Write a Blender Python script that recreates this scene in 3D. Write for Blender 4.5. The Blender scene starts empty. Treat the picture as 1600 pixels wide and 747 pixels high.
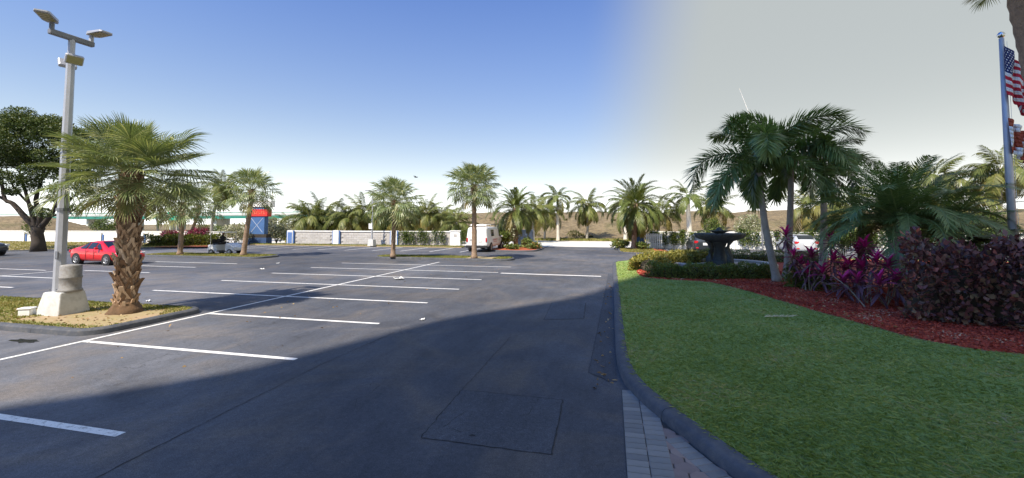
import bpy, math, random
import numpy as np
from mathutils import Vector, Matrix, Euler
R = math.radians
random.seed(7); np.random.seed(7)
SC = bpy.context.scene
COL = SC.collection

# ------------------------------------------------------------------ camera, sky, sun, exposure
YAW, PITCH, FPX, CX, CY, EYE = R(13.2), math.atan(33/660), 660.0, 800.0, 317.0, 2.5
cam_data = bpy.data.cameras.new('camera'); cam = bpy.data.objects.new('camera', cam_data); COL.objects.link(cam)
cam.location = (0, 0, EYE); cam.rotation_euler = (math.pi/2 + PITCH, 0, YAW)
cam_data.sensor_width = 36; cam_data.lens = 36*FPX/1600; cam_data.shift_y = -(373.5-CY)/1600
cam_data.clip_start = 0.05; cam_data.clip_end = 6000
SC.camera = cam
FWD = Vector((-math.sin(YAW), math.cos(YAW), 0)); RGT = Vector((math.cos(YAW), math.sin(YAW), 0))

SUN_AZ, SUN_EL = R(36), R(51)          # direction of travel, clockwise from the viewing direction
S_H = RGT*math.sin(SUN_AZ) + FWD*math.cos(SUN_AZ)         # horizontal travel of the light
P_H = RGT*math.cos(SUN_AZ) - FWD*math.sin(SUN_AZ)
sun_d = bpy.data.lights.new('sun', 'SUN'); sun = bpy.data.objects.new('sun', sun_d); COL.objects.link(sun)
sun_d.energy = 2.9; sun_d.angle = R(0.55); sun_d.color = (1.0, 0.89, 0.73)
L = (S_H*math.cos(SUN_EL) - Vector((0, 0, math.sin(SUN_EL)))).normalized()
sun.rotation_euler = L.to_track_quat('-Z', 'Y').to_euler(); sun.location = (0, 0, 80)

W = bpy.data.worlds.new('World'); SC.world = W; W.use_nodes = True
wn = W.node_tree; bgn = wn.nodes['Background']
sky = wn.nodes.new('ShaderNodeTexSky'); sky.sky_type = 'NISHITA'; sky.sun_disc = False
sky.sun_elevation = SUN_EL; sky.sun_rotation = math.atan2(-S_H.x, -S_H.y)
sky.air_density = 1.0; sky.dust_density = 2.0; sky.ozone_density = 3.0
geo = wn.nodes.new('ShaderNodeTexCoord')
def wmath(op, a, b=None, clamp=False):
    n = wn.nodes.new('ShaderNodeMath'); n.operation = op; n.use_clamp = clamp
    for i, q in enumerate((a, b)):
        if q is None: continue
        if isinstance(q, (int, float)): n.inputs[i].default_value = q
        else: wn.links.new(q, n.inputs[i])
    return n.outputs[0]
sep = wn.nodes.new('ShaderNodeSeparateXYZ'); wn.links.new(geo.outputs['Generated'], sep.inputs[0])
# pale low haze band all round the horizon
hz_ = wmath('POWER', wmath('SUBTRACT', 1.0, wmath('ABSOLUTE', sep.outputs[2]), True), 2.35)
mixh = wn.nodes.new('ShaderNodeMixRGB'); wn.links.new(wmath('MULTIPLY', hz_, 0.96), mixh.inputs[0])
tnt = wn.nodes.new('ShaderNodeMixRGB'); tnt.blend_type = 'MULTIPLY'; tnt.inputs[0].default_value = 1.0; tnt.inputs[2].default_value = (0.105, 0.325, 0.75, 1)   # clear deep blue air
wn.links.new(sky.outputs[0], tnt.inputs[1])
wn.links.new(tnt.outputs[0], mixh.inputs[1]); mixh.inputs[2].default_value = (2.1, 2.5, 2.2, 1)
# added grey over the sky's right half, an exposure change put into its colour
dt = wn.nodes.new('ShaderNodeVectorMath'); dt.operation = 'DOT_PRODUCT'
wn.links.new(geo.outputs['Generated'], dt.inputs[0])
VA = YAW - R(13) - R(0)
dt.inputs[1].default_value = (math.cos(VA), math.sin(VA), -0.15)
mr = wn.nodes.new('ShaderNodeMapRange'); mr.interpolation_type = 'SMOOTHSTEP'
wn.links.new(dt.outputs['Value'], mr.inputs[0]); mr.inputs[1].default_value = -0.12; mr.inputs[2].default_value = 0.15
mr.inputs[3].default_value = 0.0; mr.inputs[4].default_value = 0.90
mixv = wn.nodes.new('ShaderNodeMixRGB'); wn.links.new(mr.outputs[0], mixv.inputs[0])
wn.links.new(mixh.outputs[0], mixv.inputs[1]); mixv.inputs[2].default_value = (1.85, 1.95, 1.83, 1)
# brightest air just above the horizon
glow = wmath('POWER', wmath('SUBTRACT', 1.0, wmath('ABSOLUTE', sep.outputs[2]), True), 13.0)
mixg = wn.nodes.new('ShaderNodeMixRGB'); wn.links.new(glow, mixg.inputs[0])
wn.links.new(mixv.outputs[0], mixg.inputs[1]); mixg.inputs[2].default_value = (7.4, 7.4, 7.2, 1)
wn.links.new(mixg.outputs[0], bgn.inputs[0]); bgn.inputs[1].default_value = 0.113
SC.view_settings.view_transform = 'Standard'; SC.view_settings.look = 'None'
SC.view_settings.exposure = 1.4; SC.view_settings.gamma = 1
SC.render.engine = 'CYCLES'
SC.cycles.use_denoising = True; SC.cycles.max_bounces = 6; SC.cycles.diffuse_bounces = 3
SC.cycles.transmission_bounces = 4; SC.cycles.sample_clamp_indirect = 4

# ------------------------------------------------------------------ helpers: measuring
def ray(px, py):
    d = Vector(((px-CX)/FPX, -(py-CY)/FPX, -1))
    return Euler((math.pi/2+PITCH, 0, YAW)).to_matrix() @ d
def at(px, py, z=0.0):
    d = ray(px, py); t = (z-EYE)/d.z
    return Vector((d.x*t, d.y*t, z))
def pt(px, py, dep):
    d = ray(px, py); h = d.x*FWD.x + d.y*FWD.y
    t = dep/h; return Vector((d.x*t, d.y*t, EYE+d.z*t))
def dep(p): return p.x*FWD.x + p.y*FWD.y
def hz(base, py):
    d = dep(base); k = (CY-py)/FPX; s, c = math.sin(PITCH), math.cos(PITCH)
    return EYE + d*(k*c+s)/(c-k*s)
def ramp(v, a, b): return max(0.0, min(1.0, (v-a)/(b-a)))
def rnd(a, b): return random.uniform(a, b)

# ------------------------------------------------------------------ helpers: materials
def _nt(name):
    m = bpy.data.materials.new(name); m.use_nodes = True
    nt = m.node_tree; return m, nt, nt.nodes['Principled BSDF']
def _noise(nt, scale, detail=4, rough=0.55, coord='Object', dist=0, vec=None):
    n = nt.nodes.new('ShaderNodeTexNoise'); n.inputs['Scale'].default_value = scale
    n.inputs['Detail'].default_value = detail; n.inputs['Roughness'].default_value = rough
    n.inputs['Distortion'].default_value = dist
    if vec is None:
        c = nt.nodes.new('ShaderNodeTexCoord'); nt.links.new(c.outputs[coord], n.inputs['Vector'])
    else: nt.links.new(vec, n.inputs['Vector'])
    return n.outputs['Fac']
def _ramp(nt, fac, stops, interp='LINEAR'):
    r = nt.nodes.new('ShaderNodeValToRGB'); r.color_ramp.interpolation = interp
    el = r.color_ramp.elements
    while len(el) < len(stops): el.new(0.5)
    for e, (p, c) in zip(el, stops):
        e.position = p; e.color = (*c, 1) if len(c) == 3 else c
    nt.links.new(fac, r.inputs[0]); return r.outputs[0]
def _mix(nt, fac, a, b, mode='MIX'):
    n = nt.nodes.new('ShaderNodeMixRGB'); n.blend_type = mode
    for i, q in enumerate((fac, a, b)):
        if isinstance(q, (int, float)): n.inputs[i].default_value = q
        elif isinstance(q, tuple): n.inputs[i].default_value = (*q, 1)
        else: nt.links.new(q, n.inputs[i])
    return n.outputs[0]
def _bump(nt, p, h, strength, dist):
    b = nt.nodes.new('ShaderNodeBump'); b.inputs['Strength'].default_value = strength
    b.inputs['Distance'].default_value = dist
    nt.links.new(h, b.inputs['Height']); nt.links.new(b.outputs[0], p.inputs['Normal'])
_M = {}
def mat(name, c1, c2=None, scale=3.0, rough=0.7, bump=0.0, bscale=40.0, metal=0.0, coord='Object', spec=0.4, coat=0.0, c3=None, scale3=30.0, f3=0.4):
    if name in _M: return _M[name]
    m, nt, p = _nt(name)
    if c2 is None: c2 = tuple(q*0.82 for q in c1)
    col = _ramp(nt, _noise(nt, scale, 5, 0.6, coord), [(0.3, c1), (0.72, c2)])
    if c3: col = _mix(nt, _ramp(nt, _noise(nt, scale3, 3, 0.6, coord), [(0.45, (0, 0, 0)), (0.7, (f3,)*3)]), col, c3)
    nt.links.new(col, p.inputs['Base Color'])
    p.inputs['Roughness'].default_value = rough; p.inputs['Metallic'].default_value = metal
    p.inputs['Specular IOR Level'].default_value = spec
    if coat: p.inputs['Coat Weight'].default_value = coat; p.inputs['Coat Roughness'].default_value = 0.05
    if bump: _bump(nt, p, _noise(nt, bscale, 4, 0.6, coord), bump, 0.02)
    _M[name] = m; return m
def leafmat(name, stops, rough=0.5, trans=0.3, tcol=None, spec=0.35, old=(0.30, 0.22, 0.08)):
    if name in _M: return _M[name]
    m, nt, p = _nt(name)
    a = nt.nodes.new('ShaderNodeAttribute'); a.attribute_name = 'tint'
    oi = nt.nodes.new('ShaderNodeObjectInfo')
    ad = nt.nodes.new('ShaderNodeMath'); ad.operation = 'MULTIPLY_ADD'
    nt.links.new(oi.outputs['Random'], ad.inputs[0]); ad.inputs[1].default_value = 0.22; nt.links.new(a.outputs['Fac'], ad.inputs[2])
    sb = nt.nodes.new('ShaderNodeMath'); sb.operation = 'SUBTRACT'; nt.links.new(ad.outputs[0], sb.inputs[0]); sb.inputs[1].default_value = 0.11
    col = _ramp(nt, sb.outputs[0], stops)
    ag = nt.nodes.new('ShaderNodeAttribute'); ag.attribute_type = 'OBJECT'; ag.attribute_name = 'age'
    col = _mix(nt, ag.outputs['Fac'], col, old)
    nt.links.new(col, p.inputs['Base Color'])
    p.inputs['Roughness'].default_value = rough; p.inputs['Specular IOR Level'].default_value = spec
    if trans:
        t = nt.nodes.new('ShaderNodeBsdfTranslucent')
        tc = _mix(nt, 1.0, col, tcol or (1.0, 1.0, 0.45), 'MULTIPLY'); nt.links.new(tc, t.inputs['Color'])
        mx = nt.nodes.new('ShaderNodeMixShader'); mx.inputs[0].default_value = trans
        nt.links.new(p.outputs[0], mx.inputs[1]); nt.links.new(t.outputs[0], mx.inputs[2])
        nt.links.new(mx.outputs[0], nt.nodes['Material Output'].inputs['Surface'])
    _M[name] = m; return m

# ------------------------------------------------------------------ helpers: meshes and objects
class MB:
    def __init__(s): s.v = []; s.f = []; s.m = []; s.t = []
    def add(s, vs, fs, mi=0, tint=0.5):
        o = len(s.v); s.v.extend([tuple(q) for q in vs])
        for f in fs:
            s.f.append(tuple(i+o for i in f)); s.m.append(mi); s.t.append(tint)
        return s
    def box(s, c, d, rz=0.0, mi=0, taper=1.0, tint=0.5, M=None):
        x, y, z = d[0]/2, d[1]/2, d[2]/2; k = taper
        vs = [(-x, -y, -z), (x, -y, -z), (x, y, -z), (-x, y, -z), (-x*k, -y*k, z), (x*k, -y*k, z), (x*k, y*k, z), (-x*k, y*k, z)]
        if M is None:
            M = Matrix.Translation(Vector(c)) @ Matrix.Rotation(rz, 4, 'Z')
        vs = [M @ Vector(q) for q in vs]
        return s.add(vs, [(3, 2, 1, 0), (4, 5, 6, 7), (0, 1, 5, 4), (1, 2, 6, 5), (2, 3, 7, 6), (3, 0, 4, 7)], mi, tint)
    def bbox(s, c, d, b=0.02, rz=0.0, mi=0, M=None):           # bevelled box
        x, y, z = d[0]/2, d[1]/2, d[2]/2
        prof = [(-z, -b), (-z+b, 0), (z-b, 0), (z, -b)]
        rings = []
        for zz, o in prof:
            X, Y, q = x+o, y+o, b
            rings.append([(X-q, -Y, zz), (X, -Y+q, zz), (X, Y-q, zz), (X-q, Y, zz), (-X+q, Y, zz), (-X, Y-q, zz), (-X, -Y+q, zz), (-X+q, -Y, zz)])
        if M is None: M = Matrix.Translation(Vector(c)) @ Matrix.Rotation(rz, 4, 'Z')
        return s.loft([[M @ Vector(p) for p in r] for r in rings], True, mi)
    def loft(s, rings, caps=True, mi=0, tint=0.5, closed=True):
        n = len(rings[0]); vs = [p for r in rings for p in r]; fs = []
        for i in range(len(rings)-1):
            for j in range(n if closed else n-1):
                a, b = i*n+j, i*n+(j+1) % n
                fs.append((a, b, b+n, a+n))
        if caps and closed:
            fs.append(tuple(range(n-1, -1, -1))); fs.append(tuple((len(rings)-1)*n+i for i in range(n)))
        return s.add(vs, fs, mi, tint)
    def tube(s, pts, rad, n=8, mi=0, caps=True, tint=0.5):
        pts = [Vector(p) for p in pts]; rings = []
        if isinstance(rad, (int, float)): rad = [rad]*len(pts)
        up = Vector((0, 0, 1))
        for i, p in enumerate(pts):
            t = (pts[min(i+1, len(pts)-1)] - pts[max(i-1, 0)]).normalized()
            a = up if abs(t.z) < 0.95 else Vector((1, 0, 0))
            x = t.cross(a).normalized(); y = x.cross(t).normalized()
            rings.append([p + (x*math.cos(q)+y*math.sin(q))*rad[i] for q in [2*math.pi*j/n for j in range(n)]])
        return s.loft(rings, caps, mi, tint)
    def lathe(s, prof, n=24, mi=0, c=(0, 0, 0)):
        rings = [[(c[0]+r*math.cos(2*math.pi*j/n), c[1]+r*math.sin(2*math.pi*j/n), c[2]+z) for j in range(n)] for r, z in prof]
        return s.loft(rings, True, mi)
    def sheet(s, poly, z, mi=0):
        return s.add([(p[0], p[1], z) for p in poly], [tuple(range(len(poly)))], mi)
    def slab(s, poly, z0, z1, mi=0):
        if sum(poly[i][0]*poly[(i+1) % len(poly)][1]-poly[(i+1) % len(poly)][0]*poly[i][1] for i in range(len(poly))) < 0: poly = poly[::-1]
        return s.loft([[(p[0], p[1], z0) for p in poly], [(p[0], p[1], z1) for p in poly]], True, mi)
    def build(s, name, mats, parent=None, smooth=False, loc=None):
        me = bpy.data.meshes.new(name); me.from_pydata(s.v, [], s.f)
        if not isinstance(mats, (list, tuple)): mats = [mats]
        for q in mats: me.materials.append(q)
        if len(mats) > 1: me.polygons.foreach_set('material_index', s.m)
        if any(t != 0.5 for t in s.t):
            at_ = me.attributes.new('tint', 'FLOAT', 'FACE'); at_.data.foreach_set('value', s.t)
        if smooth: me.polygons.foreach_set('use_smooth', [True]*len(me.polygons))
        me.update()
        return obj(name, me, parent, loc)
def obj(name, me, parent=None, loc=None):
    o = bpy.data.objects.new(name, me); COL.objects.link(o)
    if parent is not None: o.parent = parent
    if loc is not None: o.location = loc
    return o
def smooth_by_angle(o, a=35):
    me = o.data
    me.polygons.foreach_set('use_smooth', [True]*len(me.polygons))
    try: me.set_sharp_from_angle(angle=R(a))
    except Exception: pass
    return o
def tag(o, label=None, cat=None, group=None, kind=None):
    if label: o['label'] = label
    if cat: o['category'] = cat
    if group: o['group'] = group
    if kind: o['kind'] = kind
    return o
def thing(name, loc, label, cat, group=None, rz=0.0):
    o = bpy.data.objects.new(name, None); COL.objects.link(o); o.location = loc; o.rotation_euler = (0, 0, rz)
    o.empty_display_size = 0.2
    return tag(o, label, cat, group)
def copy_tree(o, parent=None):
    c = o.copy(); COL.objects.link(c); c.parent = parent
    for ch in list(o.children): copy_tree(ch, c)
    return c
def struct(o): o['kind'] = 'structure'; return o
def quads_np(name, verts, n, tint, material, parent=None, k=4):
    """n faces of k corners each from a (n*k,3) array"""
    me = bpy.data.meshes.new(name)
    me.vertices.add(n*k); me.vertices.foreach_set('co', verts.astype(np.float32).ravel())
    me.loops.add(n*k); me.loops.foreach_set('vertex_index', np.arange(n*k, dtype=np.int32))
    me.polygons.add(n); me.polygons.foreach_set('loop_start', np.arange(0, n*k, k, dtype=np.int32))
    me.polygons.foreach_set('loop_total', np.full(n, k, dtype=np.int32))
    a = me.attributes.new('tint', 'FLOAT', 'FACE'); a.data.foreach_set('value', tint.astype(np.float32))
    me.materials.append(material); me.update(calc_edges=True); me.validate()
    return obj(name, me, parent)
def unit(a): return a/np.maximum(np.linalg.norm(a, axis=1, keepdims=True), 1e-6)
def leaves_np(name, P, D, length, width, material, tint, parent=None, fold=0.15, jit=0.6):
    """rhombic folded leaves at points P growing roughly along D"""
    n = len(P); rs = np.random
    A = unit(unit(D) + rs.normal(0, jit, (n, 3)))
    B = unit(np.cross(A, rs.normal(0, 1, (n, 3)))); N = np.cross(A, B)
    Ls = (length*rs.uniform(0.45, 1.35, n))[:, None]; Ws = (width*rs.uniform(0.7, 1.2, n))[:, None]
    v = np.empty((n, 4, 3))
    v[:, 0] = P; v[:, 1] = P + A*Ls*0.5 + B*Ws*0.5 + N*Ws*fold; v[:, 2] = P + A*Ls - N*Ls*0.12; v[:, 3] = P + A*Ls*0.5 - B*Ws*0.5 + N*Ws*fold
    return quads_np(name, v.reshape(-1, 3), n, tint, material, parent)
def in_poly(pts, poly):
    x, y = pts[:, 0], pts[:, 1]; ins = np.zeros(len(pts), bool); j = len(poly)-1
    for i in range(len(poly)):
        xi, yi, xj, yj = poly[i][0], poly[i][1], poly[j][0], poly[j][1]
        c = ((yi > y) != (yj > y)) & (x < (xj-xi)*(y-yi)/((yj-yi) or 1e-9)+xi)
        ins ^= c; j = i
    return ins
def grass_np(name, poly, z, count, h, material, w=0.006, near=None, lean=0.5, holes=()):
    P = np.array([(p[0], p[1]) for p in poly]); lo, hi = P.min(0), P.max(0)
    out = np.empty((0, 2))
    while len(out) < count:
        q = np.random.uniform(lo, hi, (count*3, 2))
        q = q[in_poly(q, poly)]
        for hpoly in holes: q = q[~in_poly(q, hpoly)]
        if near is not None:
            d = np.linalg.norm(q, axis=1); q = q[np.random.rand(len(q)) < np.clip((near/np.maximum(d, .1))**1.7, 0.03, 1)]
        out = np.vstack([out, q])
    q = out[:count]; n = count; rs = np.random
    d = np.linalg.norm(q, axis=1)[:, None]
    sc = np.clip(d/6.0, 1.0, 4.0)
    base = np.column_stack([q, np.full(n, z)])
    an = rs.uniform(0, 2*np.pi, n); s_ = np.column_stack([np.cos(an), np.sin(an), np.zeros(n)])
    la = rs.uniform(0, 2*np.pi, n); le = np.column_stack([np.cos(la), np.sin(la), np.zeros(n)])*rs.uniform(0.1, lean*1.8, (n, 1))
    H = h*rs.uniform(0.5, 1.25, (n, 1)); ww = w*rs.uniform(0.7, 1.3, (n, 1))*sc
    v = np.empty((n, 4, 3)); up = np.array([0, 0, 1.0])
    v[:, 0] = base - s_*ww*.5; v[:, 1] = base + s_*ww*.5
    mid = base + (up + le*0.5)*H*0.6
    v[:, 2] = mid + s_*ww*.4; tip = base + (up*0.95+le)*H
    v[:, 3] = tip
    pn = 0.5+0.25*np.sin(q[:, 0]*2.1+1.3*np.sin(q[:, 1]*1.7))+0.25*np.sin(q[:, 1]*2.9+1.1*np.sin(q[:, 0]*3.3)+2)
    o = quads_np(name, v.reshape(-1, 3), n, np.clip(0.62*rs.uniform(0, 1, n)+0.42*pn, 0, 1), material)
    return tag(o, kind='stuff')
# ------------------------------------------------------------------ materials
def asphalt_mat(name, dark, light, brown, fbrown=0.5, crack=True):
    m, nt, p = _nt(name)
    big = _noise(nt, 0.16, 5, 0.62, dist=0.6)
    col = _ramp(nt, big, [(0.38, dark), (0.62, light)])
    br = _ramp(nt, _noise(nt, 0.45, 6, 0.68, dist=1.0), [(0.46, (0, 0, 0)), (0.68, (fbrown,)*3)])
    col = _mix(nt, br, col, brown)
    st = _ramp(nt, _noise(nt, 0.33, 3, 0.5, dist=0.4, vec=None), [(0.60, (0, 0, 0)), (0.72, (0.65,)*3)])
    col = _mix(nt, st, col, tuple(q*0.55 for q in dark))
    # scuffs stretched along the driving direction
    tc = nt.nodes.new('ShaderNodeTexCoord'); mp = nt.nodes.new('ShaderNodeMapping')
    mp.inputs['Scale'].default_value = (2.2, 0.7, 1); nt.links.new(tc.outputs['Object'], mp.inputs[0])
    sc = _ramp(nt, _noise(nt, 1.0, 5, 0.7, vec=mp.outputs[0]), [(0.35, (0.84,)*3), (0.7, (1.20,)*3)])
    col = _mix(nt, 1.0, col, sc, 'MULTIPLY')
    gr = _noise(nt, 90, 3, 0.8)
    col = _mix(nt, 1.0, col, _ramp(nt, gr, [(0.35, (0.62,)*3), (0.5, (1.0,)*3), (0.68, (1.6,)*3)]), 'MULTIPLY')
    wide = _ramp(nt, _noise(nt, 0.055, 4, 0.6), [(0.40, (0.66,)*3), (0.60, (1.1,)*3)])
    col = _mix(nt, 1.0, col, wide, 'MULTIPLY')
    sp = _ramp(nt, _noise(nt, 38, 3, 0.9), [(0.30, (0.55,)*3), (0.42, (0.95,)*3), (0.58, (1.02,)*3), (0.72, (1.7,)*3)])
    col = _mix(nt, 1.0, col, sp, 'MULTIPLY')
    gm = _noise(nt, 14, 4, 0.75)
    col = _mix(nt, 1.0, col, _ramp(nt, gm, [(0.3, (0.78,)*3), (0.7, (1.2,)*3)]), 'MULTIPLY')
    if crack:
        v = nt.nodes.new('ShaderNodeTexVoronoi'); v.feature = 'DISTANCE_TO_EDGE'; v.inputs['Scale'].default_value = 0.85
        wv = nt.nodes.new('ShaderNodeVectorMath'); wv.operation = 'MULTIPLY_ADD'
        nz = nt.nodes.new('ShaderNodeTexNoise'); nz.inputs['Scale'].default_value = 1.6; nz.inputs['Detail'].default_value = 5
        nt.links.new(tc.outputs['Object'], nz.inputs['Vector'])
        nt.links.new(nz.outputs['Color'], wv.inputs[0]); wv.inputs[1].default_value = (1.1, 1.1, 0); nt.links.new(tc.outputs['Object'], wv.inputs[2])
        nt.links.new(wv.outputs[0], v.inputs['Vector'])
        ck = _ramp(nt, v.outputs['Distance'], [(0.0, (0.5,)*3), (0.008, (1,)*3)])
        msk = _ramp(nt, _noise(nt, 0.28, 3, 0.6), [(0.54, (0, 0, 0)), (0.62, (1, 1, 1))])
        ck = _mix(nt, msk, (1.0, 1.0, 1.0), ck)
        col = _mix(nt, 1.0, col, ck, 'MULTIPLY')
    nt.links.new(col, p.inputs['Base Color']); p.inputs['Roughness'].default_value = 0.82
    p.inputs['Specular IOR Level'].default_value = 0.35
    _bump(nt, p, gr, 0.5, 0.006)
    return m
M_ASPH = asphalt_mat('asphalt', (0.072, 0.079, 0.098), (0.108, 0.114, 0.131), (0.165, 0.142, 0.120), 0.65)
M_PATCH = asphalt_mat('asphalt_patch', (0.074, 0.082, 0.101), (0.104, 0.112, 0.132), (0.11, 0.11, 0.118), 0.3)
M_GUTTER = asphalt_mat('asphalt_gutter', (0.060, 0.067, 0.083), (0.076, 0.084, 0.103), (0.08, 0.08, 0.088), 0.2, False)
M_TAR = mat('tar_seam', (0.012, 0.012, 0.013), (0.03, 0.03, 0.032), 9, 0.8)
def paint_mat():
    m, nt, p = _nt('worn_white_paint')
    w = _ramp(nt, _noise(nt, 14, 5, 0.75), [(0.36, (0.40, 0.39, 0.37)), (0.47, (0.78, 0.77, 0.74)), (0.8, (0.82, 0.81, 0.79))])
    w = _mix(nt, _ramp(nt, _noise(nt, 70, 3, 0.7), [(0.60, (0, 0, 0)), (0.68, (0.6,)*3)]), w, (0.10, 0.10, 0.10))
    nt.links.new(w, p.inputs['Base Color']); p.inputs['Roughness'].default_value = 0.6; return m
M_PAINT = paint_mat()
M_KERB = mat('kerb_dark', (0.085, 0.092, 0.108), (0.055, 0.060, 0.072), 1.6, 0.8, 0.35, 60, c3=(0.16, 0.15, 0.14), scale3=9, f3=0.45)
M_CONC = mat('concrete_pale', (0.62, 0.60, 0.56), (0.5, 0.48, 0.44), 0.5, 0.85, 0.2, 60)
def turf_mat():
    m, nt, p = _nt('lawn_turf')
    c = _ramp(nt, _noise(nt, 0.7, 5, 0.65, dist=0.5), [(0.30, (0.19, 0.285, 0.075)), (0.55, (0.245, 0.345, 0.090)), (0.75, (0.33, 0.355, 0.125))])
    c = _mix(nt, 1.0, c, _ramp(nt, _noise(nt, 55, 4, 0.85), [(0.30, (0.30,)*3), (0.46, (0.85,)*3), (0.70, (1.5,)*3)]), 'MULTIPLY')
    c = _mix(nt, _ramp(nt, _noise(nt, 2.3, 4, 0.7), [(0.62, (0, 0, 0)), (0.74, (0.5,)*3)]), c, (0.30, 0.25, 0.13))
    nt.links.new(c, p.inputs['Base Color']); p.inputs['Roughness'].default_value = 0.9
    _bump(nt, p, _noise(nt, 60, 4, 0.8), 0.7, 0.03); return m
M_SOIL = turf_mat()
M_DRYSOIL = mat('dry_soil', (0.36, 0.25, 0.15), (0.26, 0.24, 0.09), 1.1, 0.95, 0.4, 60, c3=(0.42, 0.33, 0.22), scale3=12, f3=0.5)
M_GRASS = leafmat('grass_blade', [(0.0, (0.15, 0.22, 0.055)), (0.5, (0.25, 0.34, 0.085)), (0.82, (0.33, 0.39, 0.12)), (1.0, (0.44, 0.38, 0.19))], 0.55, 0.25)
M_DRYGRASS = leafmat('dry_grass_blade', [(0.0, (0.10, 0.14, 0.025)), (0.5, (0.22, 0.23, 0.05)), (1.0, (0.42, 0.34, 0.14))], 0.6, 0.25)
M_MULCH = mat('red_mulch', (0.38, 0.048, 0.026), (0.20, 0.028, 0.018), 22, 0.9, 1.0, 70, c3=(0.36, 0.08, 0.045), scale3=60, f3=0.8)
M_CHIP = leafmat('mulch_chip', [(0.0, (0.12, 0.018, 0.014)), (0.6, (0.38, 0.052, 0.028)), (0.93, (0.50, 0.11, 0.055)), (1.0, (0.50, 0.34, 0.22))], 0.85, 0.0)
def bank_mat():
    m, nt, p = _nt('dry_bank')
    c = _ramp(nt, _noise(nt, 0.10, 6, 0.7, dist=0.5), [(0.3, (0.165, 0.125, 0.066)), (0.52, (0.235, 0.178, 0.10)), (0.70, (0.12, 0.11, 0.045))])
    c = _mix(nt, 1.0, c, _ramp(nt, _noise(nt, 0.9, 6, 0.85, dist=0.8), [(0.36, (0.42,)*3), (0.5, (0.9,)*3), (0.66, (1.35,)*3)]), 'MULTIPLY')
    nt.links.new(c, p.inputs['Base Color']); p.inputs['Roughness'].default_value = 0.95
    _bump(nt, p, _noise(nt, 1.2, 6, 0.8), 1.0, 0.4); return m
M_BANK = bank_mat()
M_WHITE = mat('wall_white', (0.82, 0.82, 0.80), (0.74, 0.73, 0.70), 1.2, 0.85, 0.15, 50, c3=(0.6, 0.58, 0.53), scale3=2.5, f3=0.3)
M_BLUE = mat('post_blue', (0.10, 0.19, 0.42), (0.08, 0.15, 0.35), 2, 0.7)
M_BLOCK = mat('block_grey_white', (0.44, 0.42, 0.40), (0.38, 0.36, 0.34), 3.0, 0.9, 0.6, 30, c3=(0.42, 0.39, 0.36), scale3=14, f3=0.5)

# ------------------------------------------------------------------ ground and paved surfaces
XC, XR, XL, Y0, DY = -11.0, -5.7, -16.85, 9.69, 2.87
ground = MB().sheet([(-3000, -600), (3000, -600), (3000, 4000), (-3000, 4000)], -0.03).build('ground', M_BANK); struct(ground)
lot = MB().sheet([(-95, -60), (60, -60), (60, 46.5), (-95, 46.5)], 0.0).build('parking_lot', M_ASPH); struct(lot)
street = MB().sheet([(-160, 46.5), (160, 46.5), (160, 62.5), (-160, 62.5)], 0.004).build('street', M_CONC); struct(street)

def line(x0, y0, x1, y1, w=0.11, z=0.004):
    a, b = Vector((x0, y0)), Vector((x1, y1)); t = (b-a).normalized(); n = Vector((-t.y, t.x))*w/2
    k = max(2, int((b-a).length/0.25)); v = []; f = []
    for i in range(k+1):
        q = a+(b-a)*i/k; j1, j2 = rnd(-.006, .006), rnd(-.006, .006)
        v += [(q.x+n.x*(1+j1*8), q.y+n.y*(1+j1*8), z), (q.x-n.x*(1+j2*8), q.y-n.y*(1+j2*8), z)]
    for i in range(k): f.append((2*i, 2*i+1, 2*i+3, 2*i+2))
    return MB().add(v, f).build('painted_line', M_PAINT, lot)
line(XC, 2.0, XC, Y0+DY*5.7, 0.10, 0.0035)                     # long centre line
for k in range(-3, 6):
    y = Y0+DY*k
    line(XC if k < 1 else XL, y, XR, y, 0.115, 0.0045)
line(-5.5, 20.95, -0.5, 20.75, 0.24)                           # stop line
for i in range(12): line(-45.0+2.9*i, 35.6, -45.0+2.9*i, 41.6, 0.13)        # stalls by the wall
for x in (5.2, 8.2+2.9, 14.4, 17.4, 20.3): line(x, 37.5, x, 43.5, 0.13)
# the bay beyond the near island
for (ax, ay, bx, by) in ((241, 409, 372, 412), (217, 415.6, 309, 417.5), (133, 422.5, 232, 426.3), (-60, 418.5, 77, 422), (-60, 430, 97, 434), (0, 448, 17, 449.7)):
    a, b = at(ax, ay), at(bx, by); y = (a.y+b.y)/2; line(a.x, y, b.x, y, 0.12)
a, b = at(-40, 436), at(98, 422); line((a.x+b.x)/2, a.y, (a.x+b.x)/2, b.y, 0.11, 0.0035)

def seam(pts, w=0.018, z=0.0055, name='seam', mt=None, parent=lot):
    v = []; f = []
    P = []
    for i in range(len(pts)-1):
        a, b = Vector(pts[i]), Vector(pts[i+1]); k = max(2, int((b-a).length/0.07))
        P += [a+(b-a)*j/k for j in range(k)]
    P.append(Vector(pts[-1]))
    for i, q in enumerate(P):
        t = (P[min(i+1, len(P)-1)]-P[max(i-1, 0)]).normalized(); n = Vector((-t.y, t.x))
        o = n*rnd(-.012, .012); h = w*rnd(0.25, 1.0)/2
        v += [(*(q+o+n*h), z), (*(q+o-n*h), z)]
    for i in range(len(P)-1): f.append((2*i, 2*i+1, 2*i+3, 2*i+2))
    return MB().add(v, f).build(name, mt or M_TAR, parent)
patch = MB().sheet([(-2.2, 4.7), (-0.66, 4.68), (-0.70, 6.14), (-2.22, 6.16)], 0.004).build('asphalt_patch', M_PATCH, lot)
seam([(-2.2, 4.7), (-2.22, 6.16)], 0.022); seam([(-2.22, 6.16), (-0.70, 6.14)], 0.018); seam([(-0.70, 6.14), (-0.66, 4.68)], 0.022); seam([(-0.66, 4.68), (-2.2, 4.7)], 0.012)
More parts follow.
